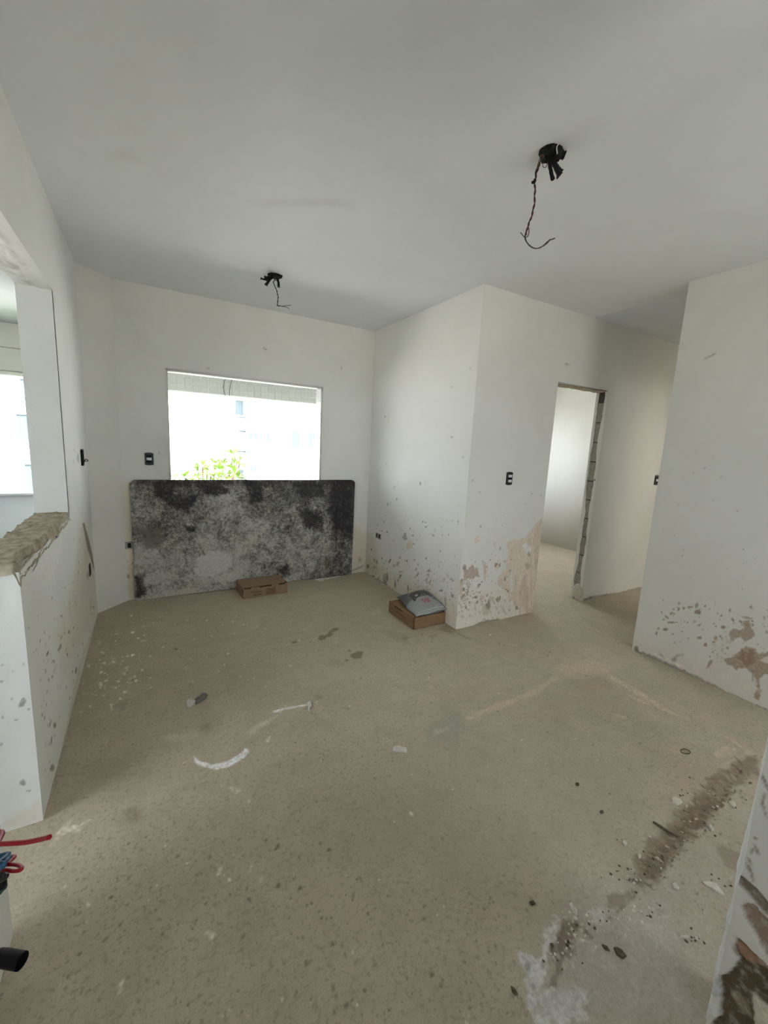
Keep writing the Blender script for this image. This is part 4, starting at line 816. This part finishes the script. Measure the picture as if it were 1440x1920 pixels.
# ------------------------------------------------------------------ wires hanging from the ceiling
def lump(bm, c, s, seed, amp=.35, sub=3):
    r = bmesh.ops.create_icosphere(bm, subdivisions=sub, radius=1)
    for v in r['verts']:
        p = v.co; k = 1+amp*(fbm(np.array([p.x*2.2+seed]), np.array([p.y*2.2+p.z*1.7]), seed, 3)[0]-.5)*2
        v.co = Vector((c[0]+p.x*s[0]*k, c[1]+p.y*s[1]*k, min(c[2]+p.z*s[2]*k, H+.001)))
def bundle(loc, label, plane_y, wad, stubs, path, branch, ring, thin, col2, rs):
    t = thing('ceiling_wire_bundle', label, 'wire bundle', loc, 'wire bundles hanging from the ceiling')
    L = lambda p: unp(p, 1, plane_y)-np.array(loc)
    bm = bmesh.new(); lump(bm, loc, wad, 4); bmesh.ops.translate(bm, vec=-Vector(loc), verts=bm.verts[:]); link('ceiling_box', bm_mesh('ceiling_box', bm, M_black, False), t)
    for (a, m, b, r, dy) in stubs:
        Ld = lambda p, q: unp(p, 1, plane_y+q)-np.array(loc); A, Mi, B = L(a), Ld(m, dy*.5), Ld(b, dy)
        c = catmull([A, Mi, B], 6); rr = [r*(1+.08*math.sin(k*2.2)) for k in range(len(c))]; rr[-2] = r*1.05; rr[-1] = r*1.25
        bm = bmesh.new(); tube(bm, c, rr, 8); 
        for v in bm.verts[-8:]: v.co += Vector((random.uniform(-1, 1), random.uniform(-1, 1), random.uniform(-1, 1)))*r*.35
        link('conduit_stub', bm_mesh('conduit_stub', bm, M_black), t)
    P = [L(p) for p in path]
    for k, (m, ph) in enumerate(((M_blackwire, 0), (col2, 2.1), (M_greywire, 4.2))[:rs]):
        bm = bmesh.new(); tube(bm, twist(P, 10, thin*1.1, ph, len(P)*.75), thin, 6); link(('black_wire', 'red_wire', 'grey_wire')[k], bm_mesh('w', bm, m), t)
    for pts, m, r in branch:
        bm = bmesh.new(); tube(bm, catmull([L(p) for p in pts]), r, 6); link('loose_end', bm_mesh('loose_end', bm, m), t)
    if ring:
        bm = bmesh.new(); tube(bm, catmull([L(p)+np.array((0, -.05, 0)) for p in ring]), .0022, 6); link('cable_tie', bm_mesh('cable_tie', bm, M_white), t, label='pale cable tie')
    return t
l0 = unp((1036, 281), 2, H)
bundle(tuple(l0), 'larger tangle of black conduit and red and black wire hanging from the ceiling at right', float(l0[1]), (.052, .042, .045),
       [((1032, 292), (1038, 305), (1050, 330), .010, -.02), ((1030, 292), (1031, 310), (1036, 336), .0075, -.03), ((1036, 286), (1048, 290), (1058, 292), .013, -.02), ((1034, 294), (1044, 312), (1052, 322), .008, .0)],
       [(1018, 292), (1010, 312), (1005, 330), (1003, 345), (1003, 365), (1001, 388), (996, 408), (990, 424), (986, 440)],
       [([(986, 436), (984, 446), (990, 457), (1001, 465), (1014, 464), (1028, 452), (1040, 447)], M_blackwire, .0022), ([(988, 432), (985, 445), (991, 459), (1003, 466), (1017, 462), (1026, 456), (1031, 449), (1029, 451)], M_greywire, .0020), ([(990, 424), (992, 432), (990, 442), (984, 445), (976, 436)], M_greywire, .0017),
        ([(1016, 290), (1012, 305), (1004, 322), (1004, 336), (998, 343)], M_blackwire, .0017), ([(1020, 298), (1018, 312), (1024, 313), (1027, 304)], M_blackwire, .0014), ([(1014, 290), (1009, 306), (1006, 320)], plain('ochre_wire', (.10, .075, .03), .6, .2), .0015), ([(1003, 336), (1002, 341), (998, 342)], M_black, .0055)],
       [(1028, 283), (1024, 290), (1025, 302)], .0022, M_dimred, 2)
l1_ = unp((516, 515), 2, H)
bundle(tuple(l1_), 'smaller tangle of black conduit ends and thin wire on the far ceiling near the window', float(l1_[1]), (.058, .045, .028),
       [((512, 518), (506, 524), (499, 534), .010, -.03), ((510, 520), (500, 521), (496, 520), .011, .0), ((508, 522), (500, 525), (489, 522), .006, -.02), ((519, 521), (522, 529), (522.5, 538), .009, -.02), ((526, 516), (530, 516), (533, 517), .010, .02)],
       [(520, 519), (514, 526), (513, 531), (517, 540), (520, 550), (521.5, 560), (520, 572), (526, 574)],
       [([(524, 573.5), (530, 574), (538, 573), (546, 572.5)], M_greywire, .0021), ([(526, 574), (533, 575), (539, 577), (542.5, 579)], M_greywire, .0021), ([(522, 519), (520, 524), (516, 526)], M_blackwire, .0024)],
       None, .0022, M_greywire, 2)

# ------------------------------------------------------------------ wires sticking out of the near left wall
def cp(px, d):   # point at distance d along the view axis
    return CAMP+d*(FW+(px[0]-720)/FOC*RT-(px[1]-960)/FOC*UP)
wallp = lambda y, z: (XL, y, z)
nw = thing('wire_bundle', 'bundle of red, blue, black and green wires jutting in at the left edge', 'wire bundle', (XL, .44, 1.05)); no_ = np.array((XL, .44, 1.05))
def near_wire(name, label, pts, r, mat):
    bm = bmesh.new(); tube(bm, [p-no_ for p in catmull(pts, 10)], r, 10)
    link(name, bm_mesh(name, bm, mat), nw, label=label)
near_wire('red_wire', 'single straight red wire jutting in from the left edge, topmost of the near wires', [wallp(.42, 1.08), cp((-60, 1583), .43), cp((0, 1582), .42), cp((45, 1579.5), .415), cp((75, 1574), .41), cp((93, 1569.5), .405)], .0023, M_redwire)
near_wire('looped_red_wire', 'red wire bent back on itself in a loop, below the straight red wire', [wallp(.44, 1.05), cp((-40, 1634), .44), cp((4, 1631), .42), cp((24, 1633), .415), cp((36, 1632), .412), cp((41, 1627.5), .415), cp((33, 1622), .425), cp((14, 1621), .432), cp((-30, 1624), .44), wallp(.46, 1.07)], .0018, M_redwire)
near_wire('blue_wire', 'short blue wire at the left edge between the red loop and the black coil', [wallp(.43, 1.055), cp((-40, 1630), .43), cp((-4, 1628), .415), cp((7, 1622), .412), cp((-3, 1620), .415), cp((-40, 1622), .44), wallp(.45, 1.06)], .0024, M_bluewire)
near_wire('black_wire_loop', 'black wire loop at the left edge under the blue wire', [cp((-120, 1668), .43), cp((-40, 1662), .42), cp((0, 1651), .412), cp((12, 1643), .41), cp((6, 1639), .415), cp((-20, 1642), .425), cp((-120, 1652), .43)], .0021, M_blackwire)
near_wire('dark_cable_bend', 'thick bent black cable at the left edge, under the loops', [cp((-120, 1650), .44), cp((-30, 1648), .43), cp((1, 1650), .424), cp((6, 1658), .424), cp((-4, 1666), .424), cp((-40, 1672), .43), cp((-120, 1676), .44)], .0030, M_black)
near_wire('green_wire_bend', 'bent dark green wire at the left edge, lowest of the coloured loops', [cp((-120, 1655), .45), cp((-30, 1652), .44), cp((3, 1655), .432), cp((9.5, 1661), .430), cp((3, 1669), .430), cp((-14, 1678), .432), cp((-120, 1700), .44)], .0021, M_greenwire)
cz = thing('conduit', 'cut end of a fat black conduit at the left edge, lowest of the near wires', 'conduit')
A, B, C0 = np.array(wallp(.60, .865)), cp((0, 1795), .5), cp((41, 1802), .497)
bm = bmesh.new(); pts = [A, B*.55+A*.45]+[B*(1-k/5)+C0*k/5 for k in range(6)]
rr = [.0090]*len(pts); tube(bm, pts, rr, 14, cap=False)
pts2 = pts[::-1]; tube(bm, pts2, [.0074]*len(pts), 14, cap=False)
link('sleeve', bm_mesh('sleeve', bm, M_black), cz)
bm = bmesh.new(); ax = (C0-B)/np.linalg.norm(C0-B); bmesh.ops.create_circle(bm, segments=14, radius=.0076, cap_ends=True)
q = Vector(ax).to_track_quat('Z', 'Y').to_matrix().to_4x4(); bmesh.ops.transform(bm, matrix=Matrix.Translation(Vector(C0-ax*.006)) @ q, verts=bm.verts[:]); link('plug', bm_mesh('plug', bm, M_black), cz)

# ------------------------------------------------------------------ cardboard boxes
def text_on(s, size, mat, name, parent, M, label=None, ext=.0004, bold=0.0):
    cu = bpy.data.curves.new('t', 'FONT'); cu.body = s; cu.size = size; cu.align_x = 'CENTER'; cu.align_y = 'CENTER'; cu.extrude = ext; cu.offset = bold
    o = bpy.data.objects.new('t', cu); COL.objects.link(o); dg = bpy.context.evaluated_depsgraph_get()
    me = bpy.data.meshes.new_from_object(o.evaluated_get(dg)); bpy.data.objects.remove(o); me.transform(M); me.materials.clear(); me.materials.append(mat)
    r = link(name, me, parent)
    if label: r['label'] = label
    return r
def carton(name, label, x, y, rot, w, d, h, mat, front_slots, tape=None):
    t = thing(name, label, 'box', (x, y, 0)); t.rotation_euler = (0, 0, rot)
    th = .004; bm = bmesh.new()
    for c, s in (((w/2, d/2, th/2), (w, d, th)), ((w/2, th/2, h/2), (w, th, h)), ((w/2, d-th/2, h/2), (w, th, h)), ((th/2, d/2, h/2), (th, d-2*th, h)), ((w-th/2, d/2, h/2), (th, d-2*th, h))): bbox_bm(bm, c, s, .0008)
    link('body', bm_mesh('body', bm, mat), t)
    return t, th
w1, d1, h1 = .432, .335, .100
c1, th = carton('cardboard_box', 'closed flat cardboard box on the floor against the splattered board', .738, 3.850, math.radians(2.2), w1, d1-.06, h1, M_card2, ())
d1 = d1-.06
bm = bmesh.new(); bbox_bm(bm, (w1*.47, d1/2+.004, h1+.003), (w1*.93, d1-.004, .005), .001, Matrix.Rotation(math.radians(-1), 4, 'X')); link('lid', bm_mesh('lid', bm, M_card2), c1)
bm = bmesh.new(); prism(bm, [(w1*.93, .03), (w1, .06), (w1*.995, d1*.9), (w1*.93, d1)], h1-.002, h1+.003, lambda u, v, z: (u, v, z)); link('side_flap', bm_mesh('side_flap', bm, M_card2), c1)
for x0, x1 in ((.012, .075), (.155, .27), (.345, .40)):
    bm = bmesh.new(); bbox_bm(bm, ((x0+x1)/2, -.0006, h1-.004), (x1-x0, .0025, .009)); link('slot', bm_mesh('slot', bm, M_slit), c1, label='dark strip painted as the shaded gap under the lid edge')
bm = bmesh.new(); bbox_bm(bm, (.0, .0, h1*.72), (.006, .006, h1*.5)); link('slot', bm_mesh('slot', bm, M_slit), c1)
bm = bmesh.new(); prism(bm, [(.27, -.0006), (.345, -.0006), (.335, -.0006-.0), (.28, 0)], h1*.88, h1+.004, lambda u, v, z: (u, v-.001, z)); link('tuck_tab', bm_mesh('tuck_tab', bm, M_card2), c1)
bm = bmesh.new(); prism(bm, [(.315, .018), (.345, .012), (.36, .022), (.34, .034), (.318, .03)], h1+.0055, h1+.0068, lambda u, v, z: (u, v, z)); link('tape_scrap', bm_mesh('tape_scrap', bm, M_white), c1, label='pale scrap of torn tape')
bm = bmesh.new(); bbox_bm(bm, (.265, -.0008, h1*.42), (.095, .0012, h1*.62)); link('tape_patch', bm_mesh('tape_patch', bm, plain('brown_tape', (.20, .115, .065), .5, .3)), c1, label='darker brown tape patch')
RX = Matrix.Rotation(PI/2, 4, 'X')
text_on('Simples', .034, M_olive, 'print', c1, Matrix.Translation((.125, -.001, h1*.53)) @ RX, 'faded olive print', .0003, .0004)
text_on('Box & Box', .017, M_ink, 'print', c1, Matrix.Translation((.135, -.001, h1*.24)) @ RX, 'small dark print', .0003, .0005)
w2, d2, h2 = .325, .410, .100
c2, th = carton('cardboard_box', 'brown cardboard box under the grey printed bag at the wall corner', 1.866, 2.648, 0, w2, d2, h2, M_card, ())
bm = bmesh.new(); bbox_bm(bm, (w2/2, d2/2, h2-.008), (w2-.010, d2-.010, .004), .001); link('lid', bm_mesh('lid', bm, M_card), c2)
for (y0, y1, z) in ((.19, .31, h2-.012), (.13, .30, h2*.5)):
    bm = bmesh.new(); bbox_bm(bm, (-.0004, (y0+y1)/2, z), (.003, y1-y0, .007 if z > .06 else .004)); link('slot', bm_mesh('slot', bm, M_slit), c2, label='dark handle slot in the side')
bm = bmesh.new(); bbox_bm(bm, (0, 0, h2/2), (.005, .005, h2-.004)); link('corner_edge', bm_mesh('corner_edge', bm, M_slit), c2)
for yy in (.02, .35):
    bm = bmesh.new(); bbox_bm(bm, (.012, yy+.02, h2+.001), (.018, .05, .004), .001, Matrix.Rotation(.08, 4, 'Y')); link('flap', bm_mesh('flap', bm, M_card), c2)

# cement bag, slumped on the box and leaning on the wall
Bc = [np.array(p) for p in ((1.893, 2.662, .103), (2.184, 2.640, .135), (2.184, 2.965, .195), (1.945, 3.055, .125))]  # near-left, near-right, far-right, far-left
def bagp(u, v, off=0.0):
    """u across (0 left..1 right), v along (0 near..1 far); upper surface"""
    u = np.asarray(u, float); v = np.asarray(v, float)
    p = (Bc[0][None]*((1-u)*(1-v))[..., None]+Bc[1][None]*(u*(1-v))[..., None]+Bc[2][None]*(u*v)[..., None]+Bc[3][None]*((1-u)*v)[..., None])
    pf = (1-np.abs(2*u-1)**2.6)*(1-np.abs(2*v-1)**3.0); pf = np.clip(pf, 0, 1)**.62
    h = .050*pf*(1+.25*np.sin(3.0*v+.6)*.6)+.007*(fbm(u*5, v*4, 13, 3)-.5)*pf+.004*(fbm(u*14+v*6, v*5, 17, 2)-.5)*pf**.5
    p = p.copy(); p[..., 2] += h+off
    pin = (1-pf)*.012
    p[..., 0] += pin*np.sin(9*v+1)*.5; p[..., 1] += pin*np.sin(11*u)*.5
    p[..., 0] = np.minimum(p[..., 0], XC-.012)
    return p
bag = thing('plastic_bag', 'slumped grey plastic bag with red print lying on the cardboard box', 'bag', (2.04, 2.83, .10)); bo = np.array((2.04, 2.83, .10))
n = 90; uu, vv_ = np.meshgrid(np.linspace(0, 1, n), np.linspace(0, 1, n), indexing='ij')
top = bagp(uu, vv_)-bo; bot = top.copy()
bl = (Bc[0][None]*((1-uu)*(1-vv_))[..., None]+Bc[1][None]*(uu*(1-vv_))[..., None]+Bc[2][None]*(uu*vv_)[..., None]+Bc[3][None]*((1-uu)*vv_)[..., None])
bot[..., 2] = np.minimum(top[..., 2], np.maximum(h2-.002-bo[2]+.004, bl[..., 2]-bo[2]-.03*(1-np.abs(2*uu-1))))
idx = np.arange(n*n).reshape(n, n); q = np.stack([idx[:-1, :-1], idx[1:, :-1], idx[1:, 1:], idx[:-1, 1:]], -1).reshape(-1, 4)
cG, cD, cK = np.array((.30, .31, .31)), np.array((.125, .13, .135)), np.array((.022, .022, .022))
front = np.clip((.47+.05*np.sin(3*uu)-vv_)/.02, 0, 1); colr = cD[None, None]*(1-front[..., None])+cG[None, None]*front[..., None]
kk = (vv_ > .40+.13*np.abs(uu-.55)*2*0+.0) & (vv_ < .86) & (uu > .20+.10*(vv_-.4)) & (uu < .86-.05*(vv_-.4)) & ~((vv_-.40) < .16*(1-((uu-.56)/.34)**2)-.02)
colr[kk] = cK
def uvpoly(pts, c):
    k = sdist(uu, vv_, pts) < 0; colr[k] = c
uvpoly([(.34, .56), (.44, .57), (.49, .63), (.38, .63)], (.42, .42, .42)); uvpoly([(.22, .74), (.34, .78), (.36, .83), (.23, .80)], (.34, .34, .34))
uvpoly([(.62, .66), (.80, .66), (.80, .80), (.66, .84)], (.05, .05, .05))
rgba = np.concatenate([colr, np.ones((n, n, 1))], -1).reshape(-1, 4)
mb, tb, bb_ = nt('bag_plastic', .42, .4); at = N(tb, 'ShaderNodeAttribute', attribute_name='stain'); nz = noise(tb, objco(tb), 60, 4)
tb.links.new(mixc(tb, ramp(tb, nz, [(.4, 0), (.8, .25)]), at.outputs['Color'], (.33, .32, .29)), bb_.inputs['Base Color']); bump(tb, bb_, nz, .15, .004)
link('bag', mesh_from('bag', [(top.reshape(-1, 3), q, rgba), (bot.reshape(-1, 3), q[:, ::-1], np.tile((*cG, 1), (n*n, 1)))], mb, True), bag)
def bag_text(s, u, v, size, mat, name, label, bold=.0):
    cu = bpy.data.curves.new('t', 'FONT'); cu.body = s; cu.size = 1; cu.align_x = 'CENTER'; cu.align_y = 'CENTER'; cu.offset = bold
    o = bpy.data.objects.new('t', cu); COL.objects.link(o); me = bpy.data.meshes.new_from_object(o.evaluated_get(bpy.context.evaluated_depsgraph_get())); bpy.data.objects.remove(o)
    bm = bmesh.new(); bm.from_mesh(me); bmesh.ops.subdivide_edges(bm, edges=[e for e in bm.edges if e.calc_length() > .2], cuts=2); bm.to_mesh(me); bm.free()
    co = np.array([v_.co[:] for v_ in me.vertices]); U_ = u-co[:, 0]*size; V_ = v-co[:, 1]*size*1.0    # turned upside down: reads from the far side
    P_ = bagp(U_, V_, .0012)-bo
    for v_, p in zip(me.vertices, P_): v_.co = p
    me.materials.clear(); me.materials.append(mat); link(name, me, bag, label=label)
M_redink = plain('red_ink', (.42, .03, .045), .5, .3); M_whiteink = plain('white_ink', (.40, .40, .40), .5, .3)
bag_text('BELA', .53, .27, .105, M_redink, 'print', 'red lettering, upside down', .02); bag_text('VISTA', .55, .36, .105, M_redink, 'print', 'red lettering, upside down', .02)
for u0, u1, v in ((.30, .52, .475), (.54, .80, .49), (.52, .74, .57)):
    pts = [bagp(np.array([u0+(u1-u0)*k/8]), np.array([v+.02*k/8]), .0012)[0]-bo for k in range(9)]
    bm = bmesh.new(); tube(bm, pts, .0018, 5); link('print_line', bm_mesh('print_line', bm, M_whiteink), bag)
pts = [bagp(np.array([.08+.88*k/16]), np.array([.05+.006*math.sin(k*.9)]), .001)[0]-bo for k in range(17)]
bm = bmesh.new(); tube(bm, pts, .0018, 6); link('seam', bm_mesh('seam', bm, M_white), bag)
bm = bmesh.new(); p = bagp(np.array([.86]), np.array([.37]), .001)[0]-bo; bmesh.ops.create_cone(bm, segments=14, radius1=.013, radius2=.011, depth=.002, cap_ends=True, matrix=Matrix.Translation(Vector(p)) @ Matrix.Rotation(.3, 4, 'X')); link('badge', bm_mesh('badge', bm, plain('grey_badge', (.12, .13, .12), .5, .3)), bag)

# ------------------------------------------------------------------ litter on the floor
def chip(name, label, pts, h, mat, cat, group=None, seed=1, crumple=0.0):
    P = [unp(p, 2, 0.0)[:2] for p in pts]; c = np.mean(P, 0); r = random.Random(seed); t = thing(name, label, cat, (c[0], c[1], 0.003), group)
    bm = bmesh.new(); lo = [bm.verts.new((p[0]-c[0], p[1]-c[1], 0)) for p in P]; hi = [bm.verts.new(((p[0]-c[0])*.88, (p[1]-c[1])*.88, h*r.uniform(.6, 1.1))) for p in P]
    ce = [bm.verts.new(((p[0]-c[0])*.4, (p[1]-c[1])*.4, h*r.uniform(.7, 1.3+crumple))) for p in P]; cc = bm.verts.new((0, 0, h*r.uniform(.8, 1.2))); n = len(P)
    for i in range(n):
        j = (i+1) % n; bm.faces.new((lo[i], lo[j], hi[j], hi[i])); bm.faces.new((hi[i], hi[j], ce[j], ce[i])); bm.faces.new((ce[i], ce[j], cc))
    bm.faces.new(lo[::-1]); t.data = None
    o = bm_mesh(name, bm, mat); COL.objects.unlink(t); bpy.data.objects.remove(t)
    return thing(name, label, cat, (c[0], c[1], 0.001), group, me=o)
M_paper = plain('paper_scrap', (.60, .585, .545), .8, .2, .1, 50); M_grime = plain('grey_scrap', (.17, .165, .145), .9, .1, .3, 80)
chip('paper_scrap', 'small pale paper scrap lying alone near the middle of the floor', [(736, 1401), (748, 1399), (762, 1402), (764, 1408), (761, 1414), (755, 1411), (742, 1411), (735, 1407)], .006, M_paper, 'paper scrap', seed=2, crumple=1.0)
cr = thing('plaster_scrap', 'crumpled white and grey plaster scrap left of centre on the floor', 'plaster scrap', tuple(unp((368, 1314), 2, 0.0)))
def subchip(name, pts, h, mat, par, seed):
    base = np.array(par.location); P = [unp(p, 2, 0.0)-base for p in pts]; c = np.mean(P, 0); r = random.Random(seed); bm = bmesh.new(); n = len(P)
    lo = [bm.verts.new((p[0], p[1], .0005)) for p in P]; hi = [bm.verts.new((c[0]+(p[0]-c[0])*.85, c[1]+(p[1]-c[1])*.85, h*r.uniform(.5, 1.2))) for p in P]; ce = [bm.verts.new((c[0]+(p[0]-c[0])*.4, c[1]+(p[1]-c[1])*.4, h*r.uniform(.8, 1.6))) for p in P]
    for i in range(n): j = (i+1) % n; bm.faces.new((lo[i], lo[j], hi[j], hi[i])); bm.faces.new((hi[i], hi[j], ce[j], ce[i]))
    bm.faces.new(ce); bm.faces.new(lo[::-1]); link(name, bm_mesh(name, bm, mat), par)
subchip('white_end', [(349, 1318), (352, 1312), (358, 1310), (362, 1316), (370, 1316), (362, 1322), (356, 1327), (350, 1326)], .012, M_paper, cr, 3)
subchip('grey_end', [(362, 1316), (372, 1308), (378, 1302), (386, 1300), (390, 1303), (386, 1310), (376, 1316), (368, 1321)], .014, M_grime, cr, 4)
chip('plaster_blob', 'white plaster blob at the end of the thin white line on the floor', [(576, 1319), (580, 1315), (584, 1318), (585, 1325), (582, 1329), (581, 1335), (577, 1332), (579, 1327), (575, 1323)], .008, M_paper, 'plaster blob', seed=5)
CH = [('pale plaster flake beside the top of the brown dirt streak', [(1258, 1498), (1266, 1495), (1276, 1500), (1280, 1506), (1270, 1512), (1260, 1506)], M_plaster_chip),
      ('two-pointed pale flake right of the dirt streak near the wall edge', [(1366, 1504), (1374, 1503), (1380, 1510), (1376, 1517), (1370, 1512)], M_plaster_chip),
      ('narrow pale chip standing above the white lime patch', [(1065, 1698), (1070, 1692), (1076, 1700), (1083, 1710), (1082, 1722), (1074, 1714)], M_plaster_chip),
      ('long pale broken flake close to the near right wall', [(1314, 1655), (1326, 1655), (1342, 1658), (1352, 1668), (1360, 1680), (1348, 1678), (1334, 1668), (1320, 1660)], M_plaster_chip),
      ('small angular chip alone between the dirt streak and right wall', [(1260, 1660), (1266, 1656), (1274, 1666), (1272, 1672), (1264, 1668)], M_plaster_chip),
      ('pale diamond-shaped chip under the dirt streak, right of its middle', [(1327, 1550), (1332, 1548), (1339, 1558), (1334, 1560)], M_plaster_chip),
      ('round white crumb left of the dirt streak', [(1167, 1579), (1172, 1577), (1176, 1582), (1172, 1587), (1168, 1584)], M_plaster_chip),
      ('white crumb touching the left side of the dirt streak', [(1194, 1604), (1200, 1602), (1202, 1609), (1197, 1611)], M_plaster_chip),
      ('thin pale sliver low on the floor beside the near wall', [(1274, 1758), (1284, 1755), (1294, 1758), (1284, 1761)], M_plaster_chip),
      ('short dark wood chip lying below the dirt streak', [(1150, 1778), (1156, 1777), (1166, 1784), (1175, 1794), (1168, 1799), (1156, 1792)], M_mud_chip),
      ('flat brown chip just left of the dark wood chip', [(1128, 1773), (1138, 1776), (1144, 1785), (1134, 1782)], M_mud_chip),
      ('dark pebble near the bottom edge left of the lime patch', [(958, 1850), (966, 1856), (971, 1866), (966, 1868), (960, 1860)], M_mud_chip),
      ('dark pebble in front of the pale narrow chip', [(992, 1692), (1000, 1690), (1004, 1696), (996, 1699)], M_mud_chip),
      ('small dark stone on the bare floor above the dirt streak', [(1080, 1469), (1085, 1470), (1086, 1474), (1081, 1474)], M_mud_chip),
      ('small dark stone midway down the bare floor left of the dirt', [(1125, 1522), (1130, 1521), (1132, 1525), (1127, 1527)], M_mud_chip)]
for i, (lab, pts, m) in enumerate(CH): chip('plaster_chip' if m is M_plaster_chip else 'dark_chip', lab, pts, .007, m, 'chip', seed=20+i)
tw = [unp(p, 2, .006) for p in ((1225, 1541), (1238, 1549), (1252, 1558), (1272, 1569))]; bm = bmesh.new(); tube(bm, catmull(tw), [.004]*8+[.005]*8+[.0035]*9, 6)
thing('twig', 'dark stick lying slantwise across the brown dirt streak', 'stick', me=bm_mesh('twig', bm, M_mud_chip))
rg = [unp((1285+9*math.cos(a), 1409+4.2*math.sin(a)+3*math.cos(a)*.5), 2, .003) for a in np.linspace(0, 2*PI, 15)]; bm = bmesh.new(); tube(bm, catmull(rg, 4), .0018, 6)
thing('wire_ring', 'small flat oval wire ring on the floor by the right wall', 'ring', me=bm_mesh('wire_ring', bm, M_greywire))
# loose crumbs in the dirt streak: beyond counting
bm = bmesh.new(); rc = random.Random(9)
reg = [((1300, 1510), 60, 45), ((1230, 1610), 45, 50), ((1080, 1750), 35, 30), ((1140, 1720), 40, 20), ((1230, 1716), 28, 12), ((1370, 1640), 30, 40), ((1330, 1480), 60, 35), ((1050, 1790), 25, 40), ((1180, 1650), 20, 20), ((1300, 1760), 20, 12), ((1160, 1640), 40, 40)]
for (cx, cy), sx, sy in reg:
    for k in range(17):
        x, y = rc.gauss(cx, sx*.6), rc.gauss(cy, sy*.6)
        if x > 1335+(1920-y)*.18: continue
        p = unp((x, y), 2, 0); s_ = rc.uniform(.0015, .005)
        r = bmesh.ops.create_icosphere(bm, subdivisions=1, radius=s_)
        pale = rc.random() < .45
        for v in r['verts']: v.co = Vector((v.co.x*rc.uniform(.7, 1.5), v.co.y*rc.uniform(.7, 1.5), v.co.z*rc.uniform(.5, .9)))+Vector((p[0], p[1], s_*.35))
        for f in {f for v in r['verts'] for f in v.link_faces}: f.material_index = 0 if pale else 1
cr_ = link('mortar_crumbs', bm_mesh('mortar_crumbs', bm, [M_plaster_chip, M_mud_chip]), kind='stuff'); cr_['label'] = 'loose crumbs of plaster and dirt scattered along the brown streak'; cr_['category'] = 'rubble'
